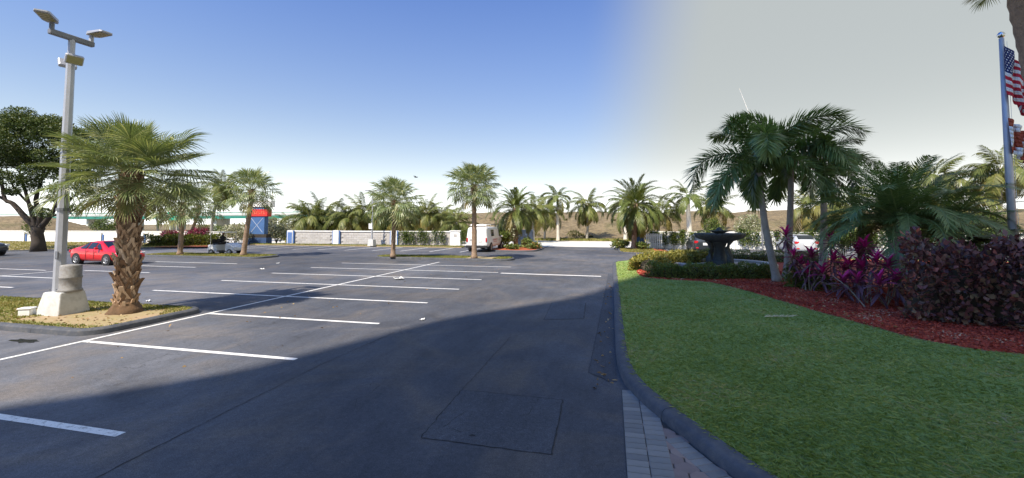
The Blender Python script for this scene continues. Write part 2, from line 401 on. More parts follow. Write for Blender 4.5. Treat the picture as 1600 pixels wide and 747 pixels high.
p2_ = [at(850, 500).xy, at(912, 498).xy, at(915, 474).xy, at(862, 474).xy]
MB().sheet(p2_, 0.004).build('asphalt_patch', M_PATCH, lot)
seam([p2_[0], p2_[1]], 0.03); seam([p2_[1], p2_[2]], 0.03); seam([p2_[3], p2_[0]], 0.02)
gut = MB().sheet([(-0.40, 7.35), (0.06, 7.0), (0.06, 22.0), (-0.18, 22.0)], 0.0042).build('gutter_strip', M_GUTTER, lot)
seam([(-0.40, 7.35), (-0.05, 7.0)], 0.02); seam([(-0.40, 7.35), (-0.18, 19)], 0.012)
seam([(-2.22, 6.16), (-2.2, 9.2)], 0.014); seam([(-5.0, 4.0), (-5.05, 6.6), (-4.9, 9.0)], 0.016); seam([(-5.0, 4.0), (-4.9, 1.5)], 0.016)
for (x0, y0, n) in ((-1.7, 5.0, 7), (-1.2, 5.5, 6), (-6.7, 8.0, 10), (-7.6, 7.0, 8), (-0.9, 7.6, 5), (-3.4, 5.2, 7), (-8.6, 9.0, 8)):
    pts = [(x0, y0)]
    for i in range(n): pts.append((pts[-1][0]+rnd(-.18, .16), pts[-1][1]+rnd(-.1, .24)))
    seam(pts, 0.010, 0.006, 'crack')
# pothole and oil spots as thin irregular patches of tar
def blot(c, r, name='oil_stain', mt=M_TAR, z=0.0062, sy=0.6, par=None):
    n = 18; ph = [rnd(0.55, 1.15) for _ in range(n)]
    return MB().sheet([(c[0]+r*ph[i]*math.cos(6.283*i/n), c[1]+r*sy*ph[i]*math.sin(6.283*i/n)) for i in range(n)], z).build(name, mt, par or lot)
q = at(738, 681); blot(q, 0.05, 'pothole')
M_WET = mat('wet_tar', (0.02, 0.02, 0.022), (0.035, 0.034, 0.034), 4, 0.12)
q = at(40, 533); blot(q, 0.42, 'puddle', M_WET, 0.005, 0.35)

# paving stones at the drive edge
M_PAVER = [mat('paver_grey%d' % i, c, None, 5, 0.9, 0.4, 80) for i, c in enumerate([(0.23, 0.23, 0.225), (0.27, 0.265, 0.255), (0.20, 0.20, 0.20)])]
M_PINK = [mat('paver_pink%d' % i, c, None, 5, 0.9, 0.4, 80) for i, c in enumerate([(0.30, 0.225, 0.20), (0.26, 0.20, 0.185), (0.33, 0.255, 0.225)])]
KERB_OUT = [(0.05, 27.0), (0.05, 20), (0.05, 14), (0.05, 10), (0.06, 8.3), (0.12, 7.3), (0.25, 6.65), (0.47, 6.05), (0.78, 5.40), (1.12, 4.72), (1.6, 3.95), (2.35, 3.15), (3.5, 2.45), (5.4, 1.9), (9, 1.5), (16, 1.2), (30, 1.0)]
def catmull(P, k=6):
    P = [Vector(p) for p in P]; out = []
    for i in range(len(P)-1):
        p0, p1, p2, p3 = P[max(i-1, 0)], P[i], P[i+1], P[min(i+2, len(P)-1)]
        for j in range(k):
            t = j/k; t2, t3 = t*t, t*t*t
            out.append(0.5*((2*p1)+(p2-p0)*t+(2*p0-5*p1+4*p2-p3)*t2+(3*p1-p0-3*p2+p3)*t3))
    out.append(P[-1]); return out
KO = catmull(KERB_OUT)
paving = MB().sheet([(0.12, 6.72)]+[(p.x, p.y) for p in KO if 1.3 < p.y < 6.7]+[(5.4, -1), (0.12, -1)], 0.003).build('paving', mat('joint_sand', (0.06, 0.055, 0.05)))
struct(paving)
def pmesh(poly, h, m):
    b = MB(); g = 0.008
    b.loft([[(x, y, 0) for x, y in poly], [(x, y, h-.003) for x, y in poly], [(x*0.95, y*0.95, h) for x, y in poly]])
    o = b.build('paver', m); me = o.data; bpy.data.objects.remove(o); return me
def rect(w, l): return [(-w/2, -l/2), (w/2, -l/2), (w/2, l/2), (-w/2, l/2)]
ms1 = [pmesh(rect(0.222, 0.112), 0.013, m) for m in M_PAVER]
hexa = [(0.125, -.035), (0.125, .035), (0.05, 0.105), (-0.05, 0.105), (-0.125, .035), (-0.125, -.035), (-0.05, -.105), (0.05, -.105)]
mh = [pmesh([(x*.96, y*.98) for x, y in hexa], 0.013, m) for m in M_PINK]
mb = [pmesh(rect(0.105, 0.205), 0.013, m) for m in M_PAVER]
def inside(x, y):       # on the drive side of the kerb
    best = min(KO, key=lambda p: (p.x-x)**2+(p.y-y)**2); i = KO.index(best)
    t = KO[min(i+1, len(KO)-1)]-KO[max(i-1, 0)]
    side = t.x*(y-best.y)-t.y*(x-best.x)
    return (-1 if side > 0 else 1)*math.hypot(best.x-x, best.y-y)
def paver(mesh, x, y, rz, dz=0.0):
    o = obj('paver', mesh, paving, (x, y, 0.0035+dz+rnd(-.001, .0012))); o.rotation_euler = (rnd(-.006, .006), rnd(-.006, .006), rz)
for c, x in enumerate((0.24, 0.472)):
    y = 6.62
    while y > 3.9:
        if inside(x, y) > -0.1: paver(random.choice(ms1), x, y, rnd(-.01, .01))
        y -= 0.12
# border stones following the kerb, then the octagon field
acc = 0
for i in range(1, len(KO)):
    a, b = KO[i-1], KO[i]; d = (b-a).length
    acc += d
    if 3.4 < b.y < 6.1 and acc >= 0:
        t = (b-a).normalized(); n = Vector((t.y, -t.x))
        L_ = d; k = 0
        while acc > 0.112:
            acc -= 0.112
            q = b - t*acc + n*0.13
            if q.x > 0.69: paver(random.choice(mb), q.x, q.y, math.atan2(n.y, n.x)-math.pi/2)
    else: acc = 0
for r_ in range(0, 24):
    for c_ in range(-1, 14):
        x = 0.725+0.255*c_+(0.1275 if r_ % 2 else 0); y = 5.9-0.145*r_
        if inside(x, y) > 0.09 and y > 3.6: paver(random.choice(mh), x, y, 0, -0.004)

# ------------------------------------------------------------------ kerbs
def kerb(path, closed, name='kerb', w=0.30, h=0.15, side=1, z=0.0):
    P = [Vector((p[0], p[1])) for p in path]; n = len(P); rings = []
    prof = [(0, -0.02), (0.015, h*0.72), (0.05, h*0.95), (0.09, h), (w, h+.002), (w+.002, -0.02)]
    for i in range(n):
        if closed: t = P[(i+1) % n]-P[i-1]
        else: t = P[min(i+1, n-1)]-P[max(i-1, 0)]
        t.normalize(); nn = Vector((-t.y, t.x))*side
        wob = rnd(-.0012, .0012)
        rings.append([(P[i].x+nn.x*(o+wob), P[i].y+nn.y*(o+wob), z+zz) for o, zz in prof])
    if closed: rings.append(rings[0])
    o = MB().loft(rings, not closed).build(name, M_KERB); smooth_by_angle(o, 40)
    acc = 0.0
    for i in range(1, n):                                        # cast joints every three metres
        acc += (P[i]-P[i-1]).length
        if acc > 3.0:
            acc = 0.0; t = (P[i]-P[i-1]).normalized(); nn = Vector((-t.y, t.x))*side; q = P[i-1].lerp(P[i], .5)
            pr = [(-.002, 0.0), (0.013, h*0.72+.002), (0.05, h*0.95+.0025), (0.09, h+.0025), (w, h+.004)]
            v = [(q.x+nn.x*a+t.x*s, q.y+nn.y*a+t.y*s, z+b) for s in (-.005, .005) for a, b in pr]
            MB().add(v, [(j, j+1, j+6, j+5) for j in range(4)]).build('joint', M_TAR, o)
    return struct(o)
BACK = [(0.05, 27.0), (0.3, 27.9), (1.0, 28.8), (2.2, 30.0), (4.2, 32.0), (7, 33.5), (12, 34), (32, 34)]
path = [(p.x, p.y) for p in KO][::-1] + [(p.x, p.y) for p in catmull(BACK, 4)][1:]
kerb(path, False, w=0.20, side=-1)
LAWN = [(p[0]+0.18, p[1]) for p in path[:0]]
lawnpoly = []
for i, p in enumerate(path):
    a, b = Vector(path[max(i-1, 0)]), Vector(path[min(i+1, len(path)-1)]); t = (b-a).normalized(); n = Vector((t.y, -t.x))
    lawnpoly.append((p[0]+n.x*0.19, p[1]+n.y*0.19))
lawnpoly = lawnpoly + [(36, 34), (36, 1)]
lawn = MB().sheet(lawnpoly, 0.135).build('lawn', M_SOIL); struct(lawn)
bed_front = [at(x, y, 0.15) for x, y in ((994, 423), (998, 429), (1010, 433.5), (1040, 436.5), (1075, 438.5), (1110, 441), (1150, 450), (1200, 464), (1250, 478.5), (1290, 490), (1330, 501), (1380, 515), (1430, 528.5), (1480, 538), (1520, 545), (1570, 551), (1640, 556))]
bed_front = catmull([p.xy for p in bed_front], 4)
bed_front = [(p.x+rnd(-.02, .02), p.y+rnd(-.03, .03)) for p in bed_front]
BED = bed_front + [(17, 9.4), (34, 9), (34, 32.5), (9, 32.5), (5.5, 31.2), (2.6, 27.5), (2.0, 25)]
bed = MB().sheet(BED, 0.155).build('mulch_bed', M_MULCH); struct(bed)
b = MB(); fr = bed_front
b.add([(x, y, 0.13) for x, y in fr]+[(x, y, 0.155) for x, y in fr], [(i, i+1, i+1+len(fr), i+len(fr)) for i in range(len(fr)-1)])
b.build('mulch_edge', M_DRYSOIL, bed)
lawn_front = [p for p in lawnpoly[:-2] if p[1] < 28 and p[0] < 13][0:]
LAWN_VIS = [p for p in lawnpoly if p[0] < 14 and p[1] < 27.8] + [(1.6, 26.5)] + fr
gr = grass_np('grass', LAWN_VIS, 0.13, 120000, 0.042, M_GRASS, 0.0085, near=5.0, lean=1.9)
tag(gr, 'mown green lawn grass inside the curved dark kerb', 'grass')
chips = grass_np('mulch_chips', fr+[(13, 14), (9, 20), (8, 24), (2.4, 24)], 0.152, 34000, 0.03, M_CHIP, 0.022, near=9, lean=1.6)
tag(chips, 'red shredded mulch in the planting bed beside the lawn', 'mulch')

# ------------------------------------------------------------------ parking islands
def rounded(x0, x1, y0, y1, r, k=5):
    P = []
    for cx_, cy_, a0 in ((x1-r, y1-r, 0), (x0+r, y1-r, 90), (x0+r, y0+r, 180), (x1-r, y0+r, 270)):
        for j in range(k+1):
            a = R(a0+90*j/k); P.append((cx_+r*math.cos(a), cy_+r*math.sin(a)))
    return P
def dens(P, step=0.8):
    out = []
    for i in range(len(P)):
        a, b = Vector(P[i]), Vector(P[(i+1) % len(P)]); k = max(1, int((b-a).length/step))
        out += [tuple(a+(b-a)*j/k) for j in range(k)]
    return out
def island(x0, x1, y0, y1, r, soil, n, gm=M_DRYGRASS, h=0.05, hole=()):
    P = dens(rounded(x0, x1, y0, y1, r)); kerb(P, True, w=0.17, h=0.14, side=1)
    I = rounded(x0+.16, x1-.16, y0+.16, y1-.16, max(.1, r-.16))
    s = MB().sheet(I, 0.125).build('parking_island', soil); struct(s)
    if n:
        g = grass_np('grass', I, 0.12, n, h, gm, 0.010, lean=0.8, holes=hole)
        return s, g
    return s, None
dirt = [(-14.6, 7.5), (-13.0, 7.4), (-11.5, 7.5), (-11.4, 8.6), (-12.0, 9.3), (-13.2, 9.1), (-14.0, 8.5)]
s, g = island(-27, -11.25, 7.05, 9.95, 0.55, M_DRYSOIL, 30000, hole=[dirt]); tag(g, 'short yellow green grass round the concrete lamp base', 'grass')
s, g = island(-35.6, -24.6, 25.2, 27.9, 0.9, M_DRYSOIL, 16000, h=0.07); tag(g, 'sunlit grass on the narrow island in front of the golf cart', 'grass')
s, g = island(-17.0, -6.6, 27.6, 29.8, 0.9, M_DRYSOIL, 14000, h=0.07, hole=[[(-9.9, 27), (-7.9, 27), (-7.9, 30.5), (-9.9, 30.5)], [(-15.9, 27), (-13.9, 27), (-14, 29)]]); tag(g, 'sunlit grass on the island in front of the white van', 'grass')
M_ORANGE = mat('orange_mulch', (0.42, 0.12, 0.05), (0.30, 0.07, 0.03), 9, 0.9, 0.8, 40)
s, g = island(-11.2, -6.6, 37.0, 44.0, 1.6, M_ORANGE, 0)
s, g = island(0.6, 4.9, 36.4, 43.5, 1.6, M_ORANGE, 5000, h=0.10, hole=[[(3.4, 34), (6, 34), (6, 46), (4.0, 46)]]); tag(g, 'grass round the palm at the far entrance island', 'grass')
# verge at the far left, bed with hedge, strip before the wall
verge = [at(-160, 396).xy, at(0, 393.5).xy, at(100, 391).xy, at(238, 388.5).xy, Vector((-42.6, 37.0)), Vector((-42.6, 41.2)), Vector((-130, 41.2))]
kerb([tuple(v) for v in verge[:5]], False, w=0.17, h=0.13, side=1)
s = MB().sheet([(v.x, v.y+.05) for v in verge], 0.12).build('verge', M_DRYSOIL); struct(s)
g = grass_np('grass', [tuple(v) for v in verge], 0.11, 30000, 0.10, M_DRYGRASS, 0.014, lean=0.8); tag(g, 'sunlit grass verge below the long white wall', 'grass')
s = MB().sheet([at(226, 388.5).xy, at(345, 387.5).xy, (-40.6, 38.6), (-47.5, 37.5)], 0.14).build('mulch_bed', M_ORANGE); struct(s)
s = MB().slab([(-42, 42.0), (-15.3, 42.0), (-15.3, 43.1), (-42, 43.1)], -0.01, 0.11).build('verge', M_DRYSOIL); struct(s)
g = grass_np('grass', [(-42, 42.0), (-15.3, 42.0), (-15.3, 43.1), (-42, 43.1)], 0.10, 9000, 0.11, M_DRYGRASS, 0.016, lean=0.8); tag(g, 'thin grass strip along the foot of the block wall', 'grass')

# ------------------------------------------------------------------ embankment beyond the street
def bank(x0, x1, yb, prof, name):
    nx = int((x1-x0)/4); v = []; f = []; m = len(prof)
    for i in range(nx+1):
        x = x0+(x1-x0)*i/nx
        e = min(1, ramp(x, x0, x0+14))*min(1, 1-ramp(x, x1-14, x1)) if True else 1
        for j, (dy, z) in enumerate(prof):
            v.append((x, yb+dy+rnd(-.6, .6), (z*e + (rnd(-.28, .28) if 0 < j else 0))*(1.0) - 0.0))
    for i in range(nx):
        for j in range(m-1):
            a = i*m+j; f.append((a, a+m, a+m+1, a+1))
    o = MB().add(v, f).build(name, M_BANK, smooth=True); return struct(o)
prof = [(0, -.05), (2.5, .1), (6, .6), (10, 1.6), (14, 2.7), (18, 3.8), (22, 4.6), (26, 4.95), (30, 5.05), (60, 5.0), (61, -.1)]
bank(-80, 190, 66, prof, 'embankment'); bank(-340, -148, 66, prof[:7]+[(25, 4.7), (30, 3.0), (36, -.1)], 'embankment')
s = MB().sheet([(-160, 62.5), (160, 62.5), (160, 66.4), (-160, 66.4)], 0.02).build('verge', M_DRYSOIL); struct(s)
g = grass_np('grass', [(-60, 62.6), (60, 62.6), (60, 68), (-60, 68)], 0.02, 22000, 0.30, M_DRYGRASS, 0.03, lean=0.8); tag(g, 'rough roadside grass at the foot of the brown bank', 'grass')
# ------------------------------------------------------------------ the hotel behind the camera, whose shadow lies over the drive
M_STUCCO = mat('hotel_stucco', (0.66, 0.64, 0.60), (0.60, 0.58, 0.54), 0.4, 0.85, 0.1, 20)
M_GLASS = mat('window_glass', (0.05, 0.07, 0.09), (0.04, 0.05, 0.07), 1, 0.08, spec=0.6)
def hotel():
    AL0 = -26.0; tn = math.tan(SUN_EL)
    def q(px, py):
        g = at(px, py); return (g.x*P_H.x+g.y*P_H.y, (g.x*S_H.x+g.y*S_H.y-AL0)*tn)
    e = [q(0, 640), q(230, 603), q(480, 560), q(690, 510), q(682, 501), q(730, 492), q(850, 473), q(958, 455), q(1010, 431)]
    e[0] = (e[0][0]-0.1, e[0][1])
    top = 74.0
    out = [(e[0][0], 0)] + e + [(e[-1][0]+0.3, top), (10, top), (10, 0)]
    def W3(a, h, back): 
        p = P_H*a + S_H*(AL0-back); return (p.x, p.y, h)
    t = thing('hotel_tower', W3(e[0][0], 0, 0), 'tall cream hotel tower whose shadow covers the drive and lawn', 'building')
    o0 = Vector(t.location)
    def rel(v): return [tuple(Vector(x)-o0) for x in v]
    n = len(out)
    b = MB(); b.add(rel([W3(a, h, 0) for a, h in out]+[W3(a, h, 18) for a, h in out]),
        [tuple(range(n)), tuple(range(2*n-1, n-1, -1))]+[(i, i+n, (i+1) % n+n, (i+1) % n) for i in range(n)])
    b.build('wall', M_STUCCO, t)
    fm = None
    for k in range(23):
        z = 2.0+3.1*k; x0 = e[0][0]+1.6
        if z > 10: x0 = e[-1][0]+1.6
        i = 0
        while x0+2.2 < 9.5:
            if fm is None:
                c = MB(); c.box((0, 0, 0), (1.9, 0.12, 1.7)); w = c.build('window', M_GLASS, t); fm = w.data
            else: w = obj('window', fm, t)
            w.location = Vector(W3(x0+0.95, z+0.6, -0.03))-o0; w.rotation_euler = (0, 0, math.atan2(P_H.y, P_H.x)); x0 += 3.6
    MB().add(rel([W3(a, h, bk) for a, h, bk in ((e[-1][0]+.2, top, -.4), (10.3, top, -.4), (10.3, top, 18.4), (e[-1][0]+.2, top, 18.4), (e[-1][0]+.2, top+.7, -.4), (10.3, top+.7, -.4), (10.3, top+.7, 18.4), (e[-1][0]+.2, top+.7, 18.4))]),
             [(3, 2, 1, 0), (4, 5, 6, 7), (0, 1, 5, 4), (1, 2, 6, 5), (2, 3, 7, 6), (3, 0, 4, 7)]).build('roof', M_STUCCO, t)
hotel()

# ------------------------------------------------------------------ walls
def rel_box(t, c, d): return (c[0]-t.location.x, c[1]-t.location.y, c[2])
def long_wall():
    t = thing('boundary_wall', (-110, 41.5, 0), 'long plain white wall behind the big dark tree and red sedan', 'wall')
    MB().box((32.5, 0, 0.76), (65, 0.24, 1.52)).build('wall_panel', M_WHITE, t)
    MB().box((32.5, 0, 1.56), (65.1, 0.34, 0.08)).build('coping', M_WHITE, t)
    for x in (17.5, 24.5, 31.5, 38.5, 45.5, 52.5, 59.5):
        p = MB().box((x, -0.16, 0.70), (0.42, 0.30, 1.40)).build('pier', M_WHITE, t)
        for s in (-1, 1): MB().box((x+s*0.36, -0.14, 0.62), (0.26, 0.12, 1.0)).build('blue_panel', M_BLUE, p)
long_wall()
def block_wall():
    t = thing('block_wall', (-37.6, 43.4, 0), 'textured grey white block wall with blue edged piers facing the parking stalls', 'wall')
    L_ = 21.6
    MB().box((L_/2, 0.05, 0.80), (L_, 0.16, 1.60)).build('wall_core', M_BLOCK, t)
    MB().box((L_/2, 0.03, 1.66), (L_, 0.30, 0.12)).build('coping', M_WHITE, t)
    me = None; hb = 0.23
    mm = []
    for c in ((0.46, 0.44, 0.42), (0.43, 0.41, 0.39), (0.50, 0.48, 0.46)):
        o = MB().bbox((0, 0, 0), (0.672, 0.10, hb-.008), 0.008).build('block', mat('block_face%.2f' % c[0], c, None, 4, 0.9, 0.5, 40)); mm.append(o.data); bpy.data.objects.remove(o)
    for a, b in ((1.0, 5.9), (7.2, 13.2)):
        n = int((b-a)/0.68)
        for r in range(6):
            for i in range(n):
                o = obj('block', random.choice(mm), t, (a+0.34+0.68*i+(0.17 if r % 2 else -.1), -0.06+rnd(-.012, .012), 0.14+hb*r))
    for x in (0.3, 6.5, 13.9):
        p = MB().box((x, -0.05, 0.88), (0.74, 0.5, 1.76)).build('pier', M_WHITE, t)
        for s in (-1, 1): MB().box((x+s*0.43, -0.08, 0.86), (0.13, 0.36, 1.70)).build('blue_panel', M_BLUE, p)
    MB().box((0.3, -0.305, 0.88), (0.6, 0.02, 1.3)).build('blue_panel', M_BLUE, t)
    return t
block_wall()
def gate_pier():
    g = at(710, 386.5); t = thing('gate_pier', (g.x, 43.3, 0), 'white square pier between the vine covered wall and the van', 'pier')
    MB().box((0, 0, 0.85), (1.15, 0.5, 1.7)).build('shaft', M_WHITE, t); MB().box((0, 0, 1.75), (1.27, 0.62, 0.1)).build('cap', M_WHITE, t)
    MB().box((0, -0.26, 1.25), (0.34, 0.02, 0.3)).build('plaque', M_BLOCK, t)
gate_pier()
def vine_wall(x0, x1, y, label, lab2, piers):
    t = thing('boundary_wall', (x0, y, 0), label, 'wall'); L_ = x1-x0
    MB().box((L_/2, 0, 0.82), (L_, 0.2, 1.64)).build('wall_panel', M_WHITE, t)
    MB().box((L_/2, 0, 1.68), (L_, 0.3, 0.08)).build('coping', M_WHITE, t)
    for x in piers: MB().box((x-x0, -0.1, 0.88), (0.5, 0.42, 1.76)).build('pier', M_WHITE, t)
vine_wall(3.9, 46, 46.0, 'white wall behind the parked dark hatchback, half covered by vines', '', (4.9, 11.6, 15.4, 20, 26, 32, 38))
# ------------------------------------------------------------------ entrance signs by the street
def entry_sign(x, y, w, label, blue):
    t = thing('entrance_sign', (x, y, 0), label, 'sign')
    MB().bbox((0, 0, 0.12), (w+.3, 0.5, 0.24), 0.03).build('plinth', M_CONC, t)
    MB().bbox((0, 0, 1.05), (w, 0.32, 1.66), 0.03).build('panel', blue, t)
    MB().box((w/2+.06, -.02, 1.0), (0.11, 0.38, 1.5)).build('edge', M_WHITE, t)
M_LBLUE = mat('sign_pale_blue', (0.42, 0.56, 0.76), (0.36, 0.5, 0.72), 3, 0.6)
entry_sign(-9.3, 45.2, 2.1, 'pale blue entrance panel behind the palm beside the van', M_LBLUE)
entry_sign(2.6, 43.6, 1.0, 'dark blue entrance panel behind the palm at the far kerb', mat('sign_deep_blue', (0.05, 0.13, 0.30), (0.04, 0.10, 0.24), 3, 0.6))
MB_ = MB()
def small_fence():
    t = thing('picket_fence', (3.4, 45.0, 0), 'short run of white pickets beside the dark blue entrance panel', 'fence')
    for z in (0.5, 1.3): MB().box((0.8, 0, z), (1.6, 0.05, 0.09)).build('rail', M_WHITE, t)
    m = None
    for i in range(8):
        if m is None: o = MB().box((0, -0.05, 0.78), (0.13, 0.03, 1.5)).build('picket', M_WHITE, t); m = o.data
        else: o = obj('picket', m, t)
        o.location = (0.1+0.2*i, 0, 0)
small_fence()
# ------------------------------------------------------------------ pylon sign
def pylon():
    g = pt(402, 380, 52); t = thing('pylon_sign', (g.x, g.y, 0), 'blue pylon sign with red panel and white cap behind the island palms', 'sign')
    blue = mat('pylon_blue', (0.07, 0.15, 0.33), (0.055, 0.12, 0.27), 2, 0.5)
    MB().box((0.2, 0, 0.42), (3.0, 0.9, 0.84)).build('base', mat('base_blue', (0.04, 0.08, 0.18), (0.03, 0.06, 0.14), 2, 0.6), t)
    MB().box((0.3, 0, 1.05), (2.6, 0.7, 0.42)).build('plinth', mat('plinth_dark', (0.03, 0.025, 0.02), (0.05, 0.04, 0.03)), t)
    b = MB().box((0.15, 0, 2.35), (2.15, 0.6, 2.18)).build('body', blue, t)
    for s in (-1, 1):
        M = Matrix.Translation((0.15, -0.31, 2.35)) @ Matrix.Rotation(s*0.8, 4, 'Y')
        MB().box(None, (2.4, 0.02, 0.05), M=M).build('diagonal_strip', mat('strip_white', (0.45, 0.5, 0.62)), b)
    r = MB().bbox((0.45, -0.05, 3.85), (2.5, 0.7, 0.86), 0.03).build('red_panel', mat('panel_red', (0.62, 0.045, 0.04), (0.52, 0.035, 0.03), 2, 0.4), t)
    c = MB()
    for i in range(6):
        x = -0.45+i*0.33; c.box((x, -0.415, 3.86), (0.055, 0.02, 0.36)); c.box((x+.1, -0.415, 3.86+(-.1 if i % 2 else .1)), (0.14, 0.02, 0.06))
    c.build('lettering', mat('letter_yellow', (0.70, 0.20, 0.10), (0.66, 0.17, 0.09)), r)
    MB().box((-1.25, 0.1, 3.7), (0.35, 0.5, 1.2)).build('fin', blue, t)
    MB().box((0.25, 0, 4.42), (2.0, 0.6, 0.26)).build('neck', blue, t)
    MB().bbox((0.65, -0.02, 4.95), (3.0, 0.8, 0.78), 0.03).build('cap', M_WHITE, t)
pylon()
# ------------------------------------------------------------------ road bridge far behind
def overpass():
    t = thing('road_bridge', (-270, 135, 0), 'long green girder road bridge behind the palms at the far side', 'bridge')
    green = mat('girder_green', (0.03, 0.22, 0.17), (0.025, 0.17, 0.13), 0.5, 0.6); pale = mat('bridge_pale', (0.62, 0.66, 0.64), (0.5, 0.55, 0.53), 0.3, 0.8)
    Lb = 172
    MB().box((Lb/2, 0, 5.75), (Lb, 9, 0.35)).build('deck', pale, t)
    MB().box((Lb/2, -4.5, 6.30), (Lb, 0.25, 0.85)).build('parapet', pale, t)
    MB().box((Lb/2, -4.3, 5.05), (Lb, 0.4, 1.10)).build('girder', green, t)
    MB().box((Lb/2, -4.42, 6.85), (Lb, 0.16, 0.26)).build('rail', green, t)
    m = None
    for i in range(8):
        if m is None: o = MB().box((0, 0, 2.3), (1.2, 6, 4.6)).build('bridge_pier', pale, t); m = o.data
        else: o = obj('bridge_pier', m, t)
        o.location.x = 12+22*i
overpass()
def hwy_sign():
    g = pt(270, 339, 100); t = thing('highway_sign', (g.x, g.y, 0), 'green highway sign above the bridge beside the island palm', 'sign')
    z = g.z
    MB().box((0, 0, z+.2), (3.0, 0.12, 2.0)).build('panel', mat('sign_green', (0.02, 0.42, 0.27), (0.02, 0.36, 0.23), 1, 0.5), t)
    for s in (-1, 1): MB().tube([(s*1.1, .1, 0), (s*1.1, .1, z+1.1)], 0.09, 6).build('post', M_CONC, t)
    MB().box((0, -0.07, z+.5), (2.2, 0.02, 0.16)).build('lettering', M_WHITE, t)
hwy_sign()

